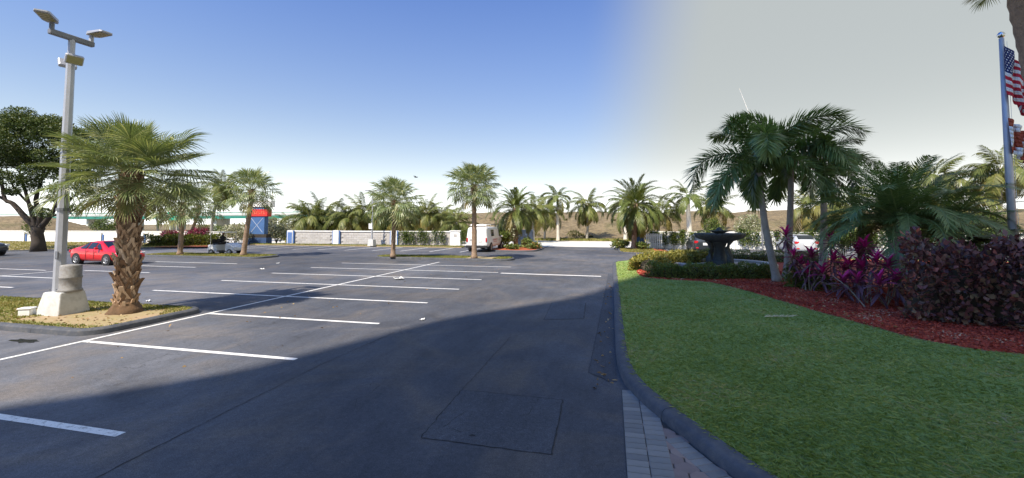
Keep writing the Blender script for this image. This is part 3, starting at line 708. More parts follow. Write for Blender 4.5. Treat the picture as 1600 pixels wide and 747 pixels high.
# ------------------------------------------------------------------ lamp posts
M_ALU = mat('aluminium', (0.46, 0.47, 0.50), (0.39, 0.40, 0.43), 4, 0.45, metal=0.35)
M_DALU = mat('grey_metal', (0.22, 0.23, 0.25), (0.17, 0.18, 0.2), 4, 0.5, metal=0.3)
M_LED = mat('led_panel', (0.42, 0.36, 0.16), (0.32, 0.28, 0.14), 12, 0.35)
M_BASE = mat('lamp_base_concrete', (0.60, 0.60, 0.58), (0.48, 0.48, 0.46), 2.2, 0.85, 0.3, 40, c3=(0.36, 0.35, 0.32), scale3=7, f3=0.5)
def lamp():
    c = at(99, 489, 0.125); D = dep(c)
    t = thing('lamp_post', c, 'tall grey twin head lamp post on white concrete base beside the nearest palm', 'lamp post')
    yaw = math.atan2(RGT.y, RGT.x)-0.40
    M = Matrix.Rotation(yaw, 4, 'Z')
    b = MB(); b.box((0, 0, 0.27), (0.76, 0.76, 0.62), yaw+0.25, taper=0.74)
    o = b.build('concrete_base', M_BASE, t)
    d = o.modifiers.new('b', 'BEVEL'); d.width = 0.03; d.segments = 2
    # round weathered drum (cover) round the foot of the pole
    sh = MB().lathe([(0.22, 0.575), (0.25, 0.58), (0.25, 0.63), (0.22, 0.66), (0.22, 0.92), (0.234, 0.935), (0.234, 0.97), (0.218, 0.99), (0.218, 1.25), (0.2, 1.28), (0.05, 1.30)], 28, c=(0.15, 0.03, 0)).build('foot_cover', mat('rusty_cover', (0.30, 0.295, 0.285), (0.20, 0.195, 0.19), 5, 0.7, 0.3, 30, c3=(0.15, 0.12, 0.10), scale3=16, f3=0.5), t, True)
    ptop = hz(c, 88) - c.z
    n = 8
    rings = []
    for i in range(12):
        z = 0.56+(ptop-0.56)*i/11; r = 0.125-0.035*i/11
        rings.append([(-0.13+r*math.cos(6.283*(j+.5)/n), -.05+r*math.sin(6.283*(j+.5)/n), z) for j in range(n)])
    MB().loft(rings).build('pole', M_ALU, t)
    pb = hz(c, 330)-c.z
    MB().tube([(-.13, -.05, pb), (-.13, -.05, pb+.08)], 0.135, 12).build('band', M_DALU, t)
    MB().bbox((-.13+.05, -.165, 1.55), (0.10, 0.02, 0.20), 0.008).build('hand_hole_cover', M_DALU, t)
    for a in range(4): MB().tube([(-.13+.17*math.cos(a*1.571+.8), -.05+.17*math.sin(a*1.571+.8), .57), (-.13+.17*math.cos(a*1.571+.8), -.05+.17*math.sin(a*1.571+.8), .66)], .018, 6).build('anchor_bolt', M_DALU, t)
    MB().tube([(-.13, -.05, ptop-.2), (-.13, -.05, ptop+.45)], 0.075, 10).build('tenon', M_ALU, t)
    zt = ptop+0.50
    # cross arm runs away from the camera to the left
    ang = math.atan2(RGT.y, RGT.x)+R(72); ax = Vector((math.cos(ang), math.sin(ang), 0)); O = Vector((-.13, -.05, zt))
    Ma = Matrix.Translation(O) @ Matrix.Rotation(ang, 4, 'Z')
    MB().bbox(None, (0.95, 0.14, 0.14), 0.015, M=Ma).build('cross_arm', M_DALU, t)
    for s, pit in ((-1, 0.0), (1, 0.0)):
        hd = MB(); e = O+ax*s*0.42
        hd.tube([e+Vector((0, 0, .05)), e+Vector((0, 0, .22))], 0.055, 8)
        k = hd.build('lamp_neck', M_ALU if s > 0 else M_DALU, t)
        # flat LED head reaching outwards
        oy = math.atan2(RGT.y, RGT.x)+(R(-59) if s < 0 else R(-18))
        Mh = Matrix.Translation(e+Vector((0, 0, .27))) @ Matrix.Rotation(oy, 4, 'Z') @ Matrix.Rotation(-0.02 if s < 0 else 0.02, 4, 'Y') @ Matrix.Diagonal((0.86, 0.78, 0.8, 1))
        h = MB()
        h.loft([[Mh @ Vector(p) for p in r] for r in [[(-.06, -.13, -.03), (-.06, .13, -.03), (-.06, .13, .03), (-.06, -.13, .03)], [(.12, -.20, -.04), (.12, .20, -.04), (.12, .2, .05), (.12, -.2, .05)], [(.72, -.20, -.035), (.72, .20, -.035), (.72, .19, .035), (.72, -.19, .035)], [(.80, -.15, -.02), (.80, .15, -.02), (.80, .15, .02), (.80, -.15, .02)]]])
        H = h.build('lamp_head', M_ALU, t)
        for q in range(4):
            l = MB(); l.box(None, (0.115, 0.30, 0.012), M=Mh @ Matrix.Translation((.20+.145*q, 0, -.046))); l.build('led_module', M_LED, H)
    # two square flood lights below
    zf = hz(c, 97)-c.z
    for s, a in ((-1, 2.6), (1, -0.55)):
        Mf = Matrix.Translation((-.13, -.05, zf)) @ Matrix.Rotation(math.atan2(RGT.y, RGT.x)+a, 4, 'Z') @ Matrix.Translation((.30, 0, 0)) @ Matrix.Rotation(0.55, 4, 'Y')
        f = MB(); f.bbox(None, (0.12, 0.36, 0.26), 0.02, M=Mf); F = f.build('flood_light', M_ALU, t)
        l = MB(); l.box(None, (0.012, 0.30, 0.20), M=Mf @ Matrix.Translation((.064, 0, 0))); l.build('lens', M_LED, F)
        MB().tube([Mf @ Vector((-.06, 0, 0)), (-.13, -.05, zf-.02)], 0.03, 6).build('bracket', M_DALU, t)
    x = at(42, 493.5, 0.12)
    j = thing('utility_box', x, 'small white utility box in the grass at the near island', 'box')
    MB().bbox((0, 0, 0.09), (0.26, 0.20, 0.18), 0.02, rz=0.5).build('box_body', M_WHITE, j); MB().bbox((0, 0, 0.195), (0.30, 0.24, 0.04), 0.015, rz=0.5).build('lid', M_WHITE, j)
lamp()
def far_lamp(px, py, top, label, d=None):
    c = at(px, py) if d is None else pt(px, py, d); c.z = 0.1; h = hz(c, top)
    t = thing('lamp_post', c, label, 'lamp post')
    MB().box((0, 0, .35), (0.7, 0.7, 0.7), taper=0.8).build('concrete_base', M_BASE, t)
    MB().tube([(0, 0, .6), (0, 0, h)], [0.10, 0.07], 8).build('pole', M_ALU, t)
    MB().box((-.12, -.06, hz(c, 352)-.2), (0.42, 0.2, 0.6)).build('flood_light', M_WHITE, t)
    MB().box((0, 0, h), (0.9, 0.09, 0.09)).build('cross_arm', M_DALU, t)
    for s in (-1, 1): MB().bbox((s*.62, 0, h+.08), (0.62, 0.32, 0.09), 0.02).build('lamp_head', M_ALU, t)
far_lamp(581, 385.6, 300, 'slim lamp post standing at the block wall')
# bird
g = pt(650, 277, 60); t = thing('bird', g, 'small dark bird flying above the palm row', 'bird')
b = MB(); b.loft([[(x, r*math.cos(a), r*math.sin(a)) for a in [6.283*j/8 for j in range(8)]] for x, r in ((-.3, .01), (-.18, .05), (0, .07), (.15, .06), (.24, .05), (.32, .012))])
b.build('body', mat('bird_grey', (0.06, 0.06, 0.06)), t)
for s in (-1, 1): MB().add([(.1, s*.04, .02), (-.1, s*.04, .02), (-.16, s*.55, .14), (-.02, s*.5, .15), (.06, s*.25, .12)], [(0, 1, 2, 3, 4)]).add([(.1, s*.04, .035), (-.1, s*.04, .035), (-.16, s*.55, .15), (-.02, s*.5, .16), (.06, s*.25, .135)], [(4, 3, 2, 1, 0)]).build('wing', _M['bird_grey'], t)
# ------------------------------------------------------------------ palms
M_FAN = leafmat('fan_leaf', [(0.0, (0.085, 0.125, 0.052)), (0.42, (0.19, 0.24, 0.10)), (0.75, (0.33, 0.365, 0.17)), (1.0, (0.50, 0.50, 0.27))], 0.36, 0.28, spec=0.5)
M_FEATHER = leafmat('feather_leaf', [(0.0, (0.06, 0.09, 0.025)), (0.5, (0.125, 0.16, 0.04)), (1.0, (0.24, 0.25, 0.08))], 0.45, 0.25)
M_COCO = leafmat('coconut_leaf', [(0.0, (0.06, 0.085, 0.02)), (0.5, (0.135, 0.16, 0.042)), (1.0, (0.27, 0.255, 0.08))], 0.45, 0.28, old=(0.34, 0.24, 0.07))
M_FOX = leafmat('foxtail_leaf', [(0.0, (0.08, 0.145, 0.05)), (0.5, (0.16, 0.245, 0.085)), (1.0, (0.26, 0.34, 0.14))], 0.3, 0.35, spec=0.6)
M_TRUNK = mat('palm_trunk_tan', (0.34, 0.235, 0.16), (0.22, 0.15, 0.10), 3.5, 0.95, 0.8, 18, c3=(0.12, 0.085, 0.06), scale3=11, f3=0.6)
M_BOOT = mat('palm_boot', (0.48, 0.33, 0.21), (0.33, 0.21, 0.13), 6, 0.95, 0.6, 30, c3=(0.13, 0.08, 0.05), scale3=14, f3=0.6)
M_FIBRE = mat('palm_fibre', (0.17, 0.10, 0.055), (0.09, 0.055, 0.03), 8, 0.95, 1.0, 30)
M_GREYTRUNK = mat('palm_trunk_grey', (0.36, 0.34, 0.30), (0.27, 0.25, 0.22), 2.0, 0.9, 0.4, 14, c3=(0.16, 0.15, 0.13), scale3=6, f3=0.4)
M_ROYAL = mat('royal_trunk', (0.62, 0.58, 0.50), (0.52, 0.48, 0.42), 2.0, 0.85, 0.2, 14)
M_SHAFT = mat('crown_shaft', (0.10, 0.17, 0.06), (0.14, 0.2, 0.07), 3, 0.5)

def mesh_only(o):
    me = o.data; bpy.data.objects.remove(o); return me
def fan_mesh(name, n, pet, Rb, droop, mt, seed):
    rs = random.Random(seed); b = MB()
    pts = [(pet*i/5, 0, -0.10*pet*(i/5)**2) for i in range(6)]
    b.tube(pts, [0.022, 0.019, 0.016, 0.014, 0.012, 0.010], 4, tint=0.75)
    z0 = pts[-1][2]; span = R(142)
    costa = 0.38*Rb
    for i in range(n):
        u = (i+.5)/n*2-1; th = u*span*(abs(u)**0.12)
        # segments start along an arched midrib
        k = math.cos(th*0.55)
        ox = pet + costa*max(0, k-.45)/0.55; oz = z0 - 0.10*Rb*((ox-pet)/costa)**2
        L_ = Rb*(0.62+0.38*max(0, math.cos(th*0.62)))*rs.uniform(0.9, 1.08)
        d = Vector((math.cos(th), math.sin(th), 0)); s_ = Vector((-d.y, d.x, 0))
        fold = abs(math.sin(th))*0.34                    # blade folds up either side of the midrib
        wd = L_*0.5*(2*span/n)*0.80
        P = []; dr = droop*rs.uniform(0.6, 1.5)*(0.65+0.5*abs(u))
        for r_ in (0.0, 0.30, 0.55, 0.78, 1.0):
            rr = r_*L_
            z = oz + fold*rr*(1-0.5*r_) - dr*L_*max(0, r_-.35)**1.7
            hx = rr*(1-0.25*dr*max(0, r_-.5)**1.5)
            P.append(Vector((ox, 0, 0))+d*hx+Vector((0, 0, z)))
        W_ = [0.006, wd*0.62, wd, wd*0.62, 0.004]
        tw = rs.uniform(-.5, .5); v = []
        lift = 0.35
        for p, w_ in zip(P, W_):
            v += [p - s_*w_*.5 + Vector((0, 0, w_*lift*.5)), p - Vector((0, 0, w_*lift*.3)), p + s_*w_*.5 + Vector((0, 0, w_*lift*.5))]
        f = []
        for j in range(4):
            a = 3*j; f += [(a, a+1, a+4, a+3), (a+1, a+2, a+5, a+4)]
        b.add(v, f, 0, max(0, min(1, rs.gauss(0.5, 0.24))))
    return mesh_only(b.build(name, mt))
def feather_mesh(name, Lf, n, leaf, w, bend, vang, mt, seed, sag=0.3, plume=False, a0=72, a1=28, pet=0.12, rr=0.02, fullness=0.55, segs=2):
    rs = random.Random(seed); b = MB(); N = 14; P = []; T = []
    p = Vector((0, 0, 0)); ang = 0.0
    for i in range(N+1):
        P.append(p.copy()); t = Vector((math.cos(ang), 0, -math.sin(ang))); T.append(t)
        p = p+t*Lf/N; ang += R(bend)/N*(0.35+1.3*i/N)
    b.tube(P, [rr*(1-0.85*i/N)+.002 for i in range(N+1)], 4, tint=0.85)
    for i in range(n):
        s = pet+(1-pet)*(i+.5)/n; x = s*N; k = min(int(x), N-1); fr_ = x-k
        o = P[k].lerp(P[k+1], fr_); t = T[k].lerp(T[min(k+1, N)], fr_).normalized(); nrm = Vector((t.z, 0, -t.x))*-1
        if nrm.z < 0 and abs(t.z) < .9: nrm = -nrm
        a = R(a0+(a1-a0)*s**1.3)
        q = (s-pet)/(1-pet)
        ll = leaf*(0.35+0.65*math.sin(math.pi*min(1, (q*0.86+0.12)))**fullness)
        sides = (1, -1) if not plume else (1, -1, 1, -1)
        for si, sg in enumerate(sides):
            va = R(vang) + rs.uniform(-.18, .18) if not plume else rs.uniform(-1.35, 1.35)
            d = t*math.cos(a)+(Vector((0, 1, 0))*sg*math.cos(va)+nrm*math.sin(va))*math.sin(a)
            d = (d+Vector((rs.uniform(-.1, .1), rs.uniform(-.1, .1), rs.uniform(-.1, .1)))).normalized()
            l = ll*rs.uniform(0.85, 1.12); wv = d.cross(nrm).normalized()*w*0.5
            if wv.length < .2*w: wv = t*w*.5
            e = Vector((0, 0, -1))
            q0 = o; q1 = o+d*l*0.5+e*l*sag*0.16; q2 = o+d*l*(1-sag*0.25)+e*l*sag*0.75
            v = [q0-wv*.4, q0+wv*.4, q1+wv, q1-wv, q2]
            b.add(v, [(0, 1, 2, 3), (3, 2, 4)], 0, max(0, min(1, rs.gauss(0.48, 0.16))))
    return mesh_only(b.build(name, mt))

FAN = [fan_mesh('fan_frond', 46, 0.95, 1.0, 0.35, M_FAN, 1), fan_mesh('fan_frond', 42, 1.15, 0.95, 0.6, M_FAN, 2), fan_mesh('fan_frond', 46, 0.8, 1.05, 0.22, M_FAN, 3), fan_mesh('fan_frond', 40, 1.2, 0.95, 0.95, M_FAN, 4)]
FANFAR = [fan_mesh('fan_frond', 24, 1.0, 1.0, 0.8, M_FAN, 5), fan_mesh('fan_frond', 22, 1.1, 0.95, 1.15, M_FAN, 6)]
COCO = [feather_mesh('feather_frond', 3.2, 34, 0.85, 0.085, bd, -18, M_COCO, 10+i, sag=0.75) for i, bd in enumerate((45, 80, 115))]
PHX = [feather_mesh('feather_frond', 2.6, 44, 0.50, 0.050, bd, 28, M_FEATHER, 20+i, sag=0.25, a0=60, a1=25) for i, bd in enumerate((50, 85, 115))]
ROY = [feather_mesh('feather_frond', 2.6, 34, 0.62, 0.08, bd, 5, M_FEATHER, 30+i, sag=0.6, plume=False) for i, bd in enumerate((60, 100, 140))]
FOX = [feather_mesh('feather_frond', 2.35, 92, 0.58, 0.044, bd, 0, M_FOX, 40+i, sag=0.22, plume=True, a0=62, a1=40, fullness=0.42, pet=0.10, rr=0.03) for i, bd in enumerate((75, 110, 140))]
ROB = [feather_mesh('feather_frond', 2.15, 60, 0.38, 0.024, bd, 12, M_FOX, 50+i, sag=0.3, a0=66, a1=32, fullness=0.5, pet=0.14) for i, bd in enumerate((45, 75, 105))]

def crown(t, c, meshes, n, scale, e_hi, e_lo, seed, power=0.9, old=0.0, spread=0.10, yaw0=None, names='frond', jit=9):
    rs = random.Random(seed); y0 = rs.uniform(0, 6.28) if yaw0 is None else yaw0
    for i in range(n):
        k = (i+.5)/n; e = e_hi+(e_lo-e_hi)*k**power + rs.uniform(-jit, jit)
        y = y0+i*2.39996+rs.uniform(-.25, .25)
        idx = min(len(meshes)-1, int(rs.uniform(0, len(meshes))*0.6+k*len(meshes)*0.55))
        o = obj(names, meshes[idx], t)
        s = scale*rs.uniform(0.86, 1.12)*(0.80+0.25*min(1, k*3))
        o.location = Vector(c)+Vector((math.cos(y)*spread, math.sin(y)*spread, -0.22*k*scale+0.05))
        o.rotation_euler = (rs.uniform(-.35, .35), -R(e), y); o.scale = (s, s, s)
        o['age'] = float(max(0.0, min(0.9, (k-(1-old))/max(old, .01)*rs.uniform(.3, 1.0)))) if old else 0.0
def trunk_pts(b, c, bow=0.0, n=10, ax=None):
    b, c = Vector(b), Vector(c); ax = ax or RGT; out = []
    for i in range(n+1):
        k = i/n; out.append(b+(c-b)*k+ax*bow*math.sin(math.pi*k))
    return out
def ringed(t, pts, r0, r1, mt, name='trunk', n=10, flare=1.35, rough=0.03, step=0.16):
    # trunk with slight rings
    L_ = sum((pts[i+1]-pts[i]).length for i in range(len(pts)-1)); k = max(10, int(L_/step)); P = []; Rr = []
    for i in range(k+1):
        u = i/k*(len(pts)-1); j = min(int(u), len(pts)-2); P.append(pts[j].lerp(pts[j+1], u-j))
        q = i/k; r = (r0+(r1-r0)*q)*(1+(flare-1)*max(0, 1-q*9)**2)
        Rr.append(r*(1+(rough if i % 2 else -rough)+random.uniform(-rough, rough)*.6))
    o = MB().tube(P, Rr, n).build(name, mt, t, True); return o
def sabal(base, top, label, r=0.16, n=34, scale=1.0, seed=1, near=False, bow=0.0, group='cabbage palms on the parking islands', hi=86, lo=-38, lean=None, z=0.12, jit=9):
    base = Vector(base); base.z = z
    t = thing('cabbage_palm', base, label, 'palm tree', group); top = Vector(top)
    tp = top-base; pts = trunk_pts((0, 0, 0), tp-Vector((0, 0, .25*scale)), bow)
    ringed(t, pts, r*1.05, r*0.92, M_TRUNK, n=14 if near else 9, rough=0.05, flare=1.5)
    # fibrous boots under the crown
    rs = random.Random(seed); H = 0.9*scale; d = tp.normalized()
    b = MB(); c0 = tp-d*H
    b.tube([c0-d*.1, c0+d*H*.35, c0+d*H*.75, tp+d*.1], [r*.9, r*1.25, r*1.35, r*.7], 9); b.build('fibre', M_FIBRE, t)
    BT = globals().setdefault('BOOTM', None)
    if BT is None:
        q = MB(); q.loft([[(-.01, -.075, 0), (.03, -.085, 0), (.03, .085, 0), (-.01, .075, 0)], [(.05, -.05, .16), (.085, -.055, .16), (.085, .055, .16), (.05, .05, .16)], [(.13, -.026, .34), (.155, -.026, .34), (.155, .026, .34), (.13, .026, .34)]])
        BT = globals()['BOOTM'] = mesh_only(q.build('leaf_stub', M_BOOT))
    for i in range(16):
        y = i*2.39996; o = obj('leaf_stub', BT, t); k = i/16
        o.location = c0+d*(H*0.85*k-.05)+Vector((math.cos(y), math.sin(y), 0))*r*0.85; o.rotation_euler = (0, rs.uniform(-.1, .3), y); o.scale = (scale*1.1,)*3
    crown(t, tp, FAN if near else FANFAR, n, scale, hi, lo, seed, 0.85 if near else 0.95, old=0.10, jit=jit)
    return t, tp

# nearest palm, with criss cross leaf bases all the way up the trunk
B = at(196, 488, 0.12); D0 = dep(B)
T, tp = sabal(B, pt(206, 266, D0), 'big cabbage palm with criss cross trunk on the near island by the lamp', r=0.20, n=80, scale=0.72, seed=3, near=True, lo=-38, jit=15)
q = MB()
for s in (-1, 1):   # forked old leaf base
    q.loft([[(0, s*.115-.03*1, -.02), (.035, s*.115-.03, -.02), (.035, s*.115+.03, -.02), (0, s*.115+.03, -.02)], [(.02, s*.07-.03, .10), (.065, s*.07-.03, .10), (.065, s*.07+.03, .10), (.02, s*.07+.03, .10)], [(.045, s*.02-.026, .22), (.095, s*.02-.026, .22), (.095, s*.02+.026, .22), (.045, s*.02+.026, .22)]])
q.loft([[(.04, -.05, .20), (.095, -.05, .20), (.095, .05, .20), (.04, .05, .20)], [(.09, -.034, .33), (.135, -.034, .33), (.135, .034, .33), (.09, .034, .33)]])
XB = mesh_only(q.build('leaf_base', [M_BOOT]))
XB2 = XB.copy(); XB2.materials[0] = mat('palm_boot_pale', (0.62, 0.47, 0.33), (0.47, 0.33, 0.22), 6, 0.95, 0.5, 30)
XB3 = XB.copy(); XB3.materials[0] = mat('palm_boot_dark', (0.24, 0.14, 0.08), (0.15, 0.09, 0.05), 6, 0.95, 0.5, 30)
rs = random.Random(5); rows = 17; Hh = tp.z-0.75
for r_ in range(rows):
    for c_ in range(7):
        y = 6.283*(c_+(0.5 if r_ % 2 else 0))/7+rs.uniform(-.14, .14); z = 0.08+Hh*r_/rows+rs.uniform(-.05, .05)
        o = obj('leaf_base', rs.choice((XB, XB, XB2, XB3)), T); k = z/tp.z
        o.location = Vector((tp.x*k, tp.y*k, z))+Vector((math.cos(y), math.sin(y), 0))*0.162; o.rotation_euler = (rs.uniform(-.12, .12), rs.uniform(-.08, .24), y)
        sc_ = rs.uniform(0.8, 1.12); o.scale = (sc_*rs.uniform(.7, 1.1), sc_, sc_)
b = MB()    # root boss of the palm
b.lathe([(0.40, -0.03), (0.39, 0.04), (0.33, 0.13), (0.26, 0.22), (0.22, 0.3)], 20); o = b.build('root_boss', M_FIBRE, T, True)
for v in o.data.vertices:
    k = 1+rnd(-.12, .14); v.co.x *= k; v.co.y *= k
for (px, py, cx_, cy_, sc, lab, sd, rr, nn) in (
    (281, 398.5, 286, 318, 0.98, 'cabbage palm at the left of the golf cart on the narrow island', 11, 0.17, 30),
    (380, 399.5, 394, 297, 0.92, 'cabbage palm in front of the blue pylon sign, trunk leaning slightly', 12, 0.17, 30),
    (614, 402, 617, 314, 1.00, 'cabbage palm with broad crown on the island before the block wall', 13, 0.16, 34),
    (741, 404, 741, 290, 0.90, 'tall cabbage palm standing right in front of the white van', 14, 0.17, 40)):
    b_ = at(px, py, 0.12); sabal(b_, pt(cx_, cy_, dep(b_)), lab, rr, int(nn*1.7), sc*0.92, sd, hi=88, lo=-48)
b_ = pt(293, 377, 52); sabal(b_, pt(312, 322, 52), 'pale trunked palm behind the purple shrubs near the pylon sign', 0.18, 24, 1.3, 15, group='palms behind the wall', z=0)
# palm at the far right edge, crown above the frame
b_ = pt(1705, 500, 9.6); sabal(b_, pt(1586, -45, 9.4), 'tall palm leaning over the flagpole at the right edge', 0.22, 30, 0.34, 16, near=True, group='palms in the planting bed', lo=-34, z=0.15)

def feather_palm(name, base, top, label, meshes, n, scale, seed, r0, r1, mt, bow=0.0, hi=80, lo=-35, old=0.15, group='palms behind the wall', shaft=0.0, z=0.0, spread=.1, power=.85, nut=False):
    base = Vector(base); base.z = z; t = thing(name, base, label, 'palm tree', group); tp = Vector(top)-base
    pts = trunk_pts((0, 0, 0), tp, bow)
    ringed(t, pts, r0, r1, mt, n=9, rough=0.03, flare=1.4)
    if shaft:
        d = (pts[-1]-pts[-3]).normalized(); MB().tube([tp-d*.05, tp+d*shaft*.3, tp+d*shaft], [r1*1.05, r1*1.15, r1*.55], 9).build('crown_shaft', M_SHAFT, t, True); tp = tp+d*shaft*.92
    crown(t, tp, meshes, n, scale, hi, lo, seed, power, old, spread)
    if nut:
        for i in range(5):
            a = i*1.3; MB().lathe([(0.02, -.14), (.10, -.08), (.125, 0), (.09, .1), (.02, .14)], 8, c=(0, 0, 0)).build('coconut', mat('coconut_husk', (0.30, 0.24, 0.06), (0.22, 0.18, 0.05)), t, True).location = tp+Vector((.25*math.cos(a), .25*math.sin(a), -.28))
    return t
CO = 'coconut_palm'
def coco(px, py, cx_, cy_, d, sc, label, seed, n=18, bow=0.0, r=0.14, **k):
    b_ = pt(px, py, d); feather_palm(CO, b_, pt(cx_, cy_, d), label, COCO, int(n*1.25), sc*1.3, seed, r*1.2, r, M_GREYTRUNK, bow, group='coconut palms behind the wall', **k)
coco(330, 374, 349, 290, 58, 0.80, 'slim coconut palm leaning over the golf cart', 61, 20, -0.5, 0.17, hi=82, lo=-50)
coco(247, 372, 238, 312, 60, 0.75, 'thin leaning coconut palm behind the nearest palm crown', 62, 16, 0.3, 0.13)
coco(466, 372, 484, 340, 60, 1.05, 'coconut palm at the left end of the row above the block wall', 63, 22, old=.35, lo=-48)
coco(522, 372, 527, 345, 64, 1.05, 'yellowing coconut palm over the middle pier of the block wall', 64, 20, old=.4, lo=-48)
coco(571, 372, 568, 334, 62, 1.05, 'coconut palm directly behind the slim lamp post at the wall', 65, 22, old=.3, lo=-48)
coco(596, 372, 600, 345, 66, 1.0, 'coconut palm half hidden behind the broad cabbage palm crown', 66, 18, old=.3)
coco(668, 370, 666, 331, 61, 0.80, 'coconut palm with hanging dead fronds above the vine wall', 67, 22, old=.5, lo=-55)
coco(640, 371, 642, 350, 66, 0.9, 'low coconut palm between the broad cabbage palm and the vine wall', 68, 16, old=.3)
coco(450, 372, 452, 352, 66, 0.85, 'low yellow coconut palm just right of the pylon sign', 69, 15, old=.5)
coco(500, 372, 503, 336, 63, 0.95, 'coconut palm second from the left above the block wall', 84, 20, old=.35)
coco(548, 372, 547, 342, 60, 0.9, 'coconut palm a little left of the slim lamp post', 85, 18, old=.35)
coco(622, 372, 628, 338, 64, 0.95, 'coconut palm just right of the broad cabbage palm trunk', 86, 18, old=.3)
coco(690, 371, 690, 338, 62, 0.85, 'coconut palm between the hanging frond palm and the gate pier', 87, 18, old=.35)
coco(712, 372, 714, 347, 54, 0.70, 'dark green young palm behind the white gate pier', 70, 20, lo=-40, old=.05)
coco(851, 372, 852, 327, 64, 0.85, 'coconut palm just behind the white royal palm trunk', 71, 18, old=.3)
coco(917, 376, 917, 319, 66, 0.82, 'coconut palm standing alone at the middle of the brown bank', 72, 20, 0.15, 0.16, old=.2, lo=-48, nut=True)
coco(833, 375, 833, 330, 58, 0.80, 'thin coconut palm behind the entrance palm by the van', 73, 18, old=.2)
coco(1027, 362, 1033, 330, 64, 0.85, 'dark trunked coconut palm right of the entrance palm', 74, 18, old=.3)
coco(1112, 362, 1115, 322, 66, 0.85, 'coconut palm behind the fountain and its parked car', 75, 18, old=.35)
coco(1272, 372, 1268, 325, 42, 0.80, 'sunlit yellow palm seen between the bed palm trunks', 76, 20, old=.6)
coco(1330, 372, 1322, 318, 44, 0.80, 'sunlit yellow palm behind the feathery bed palm', 77, 20, old=.6)
coco(1470, 372, 1462, 275, 40, 0.72, 'tall sunlit palm above the feathery bed palm', 78, 20, old=.3)
coco(1560, 372, 1563, 262, 36, 0.78, 'tall sunlit coconut palm beside the flagpole', 79, 20, old=.35, lo=-50)
coco(1500, 372, 1505, 318, 38, 0.75, 'low yellow palm left of the flagpole, behind the bed', 80, 18, old=.6)
def royal(px, py, cx_, cy_, d, sc, label, seed, r=0.26, n=13):
    b_ = pt(px, py, d); feather_palm('royal_palm', b_, pt(cx_, cy_, d), label, ROY, int(n*1.2), sc*1.2, seed, r, r*.62, M_ROYAL, 0.0, 75, -25, .05, 'royal palms along the street', shaft=1.3)
royal(872, 375, 871, 320, 63, 0.95, 'royal palm with smooth white trunk at the street opening', 81)
royal(977, 376, 978, 327, 62, 1.0, 'royal palm with white trunk behind the far entrance palm', 82, .3, 15)
royal(1078, 363, 1075, 318, 60, 1.25, 'royal palm with grey white trunk left of the fountain bowl', 83, .42, 12)
def phoenix(px, py, cx_, cy_, sc, label, seed, n=40):
    b_ = at(px, py, .12); t = feather_palm('date_palm', b_, pt(cx_, cy_, dep(b_)), label, PHX, int(n*1.4), sc*1.1, seed, 0.25, 0.22, M_TRUNK, 0.0, 85, -48, .08, 'date palms at the entrance', z=0.12)
phoenix(806, 386, 805, 325, 1.02, 'date palm on the mulched island just right of the van', 91)
phoenix(990, 389.5, 994, 318, 1.12, 'date palm on the far entrance island before the blue panel', 92, 44)

# foxtail palms in the shaded bed
def foxtail(px, py, cx_, cy_, d, label, seed, n, sc, yaw0, bow, r=0.15, hi=70, lo=-12):
    b_ = pt(px, py, d); b_.z = 0.15
    feather_palm('foxtail_palm', b_, pt(cx_, cy_, d), label, FOX, n, sc*1.3, seed, r, r*.72, M_GREYTRUNK, bow, hi, lo, 0.0, 'foxtail palms in the bed', shaft=0.75, z=0.15, spread=.05, power=0.9)
foxtail(1215, 446, 1186, 268, 17.4, 'bushy foxtail palm with grey trunk leaning left beside the fountain', 101, 9, 1.08, 2.2, -.12)
foxtail(1229, 442, 1236, 262, 18.3, 'tallest foxtail palm, its trunk behind the leaning one', 102, 11, 1.0, 0.4, .05)
foxtail(1284, 440, 1286, 275, 18.0, 'foxtail palm rising from the magenta leaved shrubs', 103, 9, 0.70, 1.2, .06)

# fine leaved pygmy date palms behind the shrubs
for px, d, cy_, n, sd, sc, lab in ((1404, 13.6, 338, 74, 111, 1.16, 'large feathery pygmy date palm behind the magenta shrubs'), (1345, 15.4, 350, 36, 112, 0.66, 'lower feathery pygmy date palm left of the large one'), (1470, 13.4, 358, 44, 113, 0.92, 'feathery pygmy date palm behind the copper hedge')):
    b_ = pt(px, 440, d); feather_palm('pygmy_date_palm', b_, pt(px, cy_, d), lab, ROB, n, sc, sd, 0.11, 0.10, M_TRUNK, 0, 85, -10, 0, 'pygmy date palms in the bed', z=0.15)

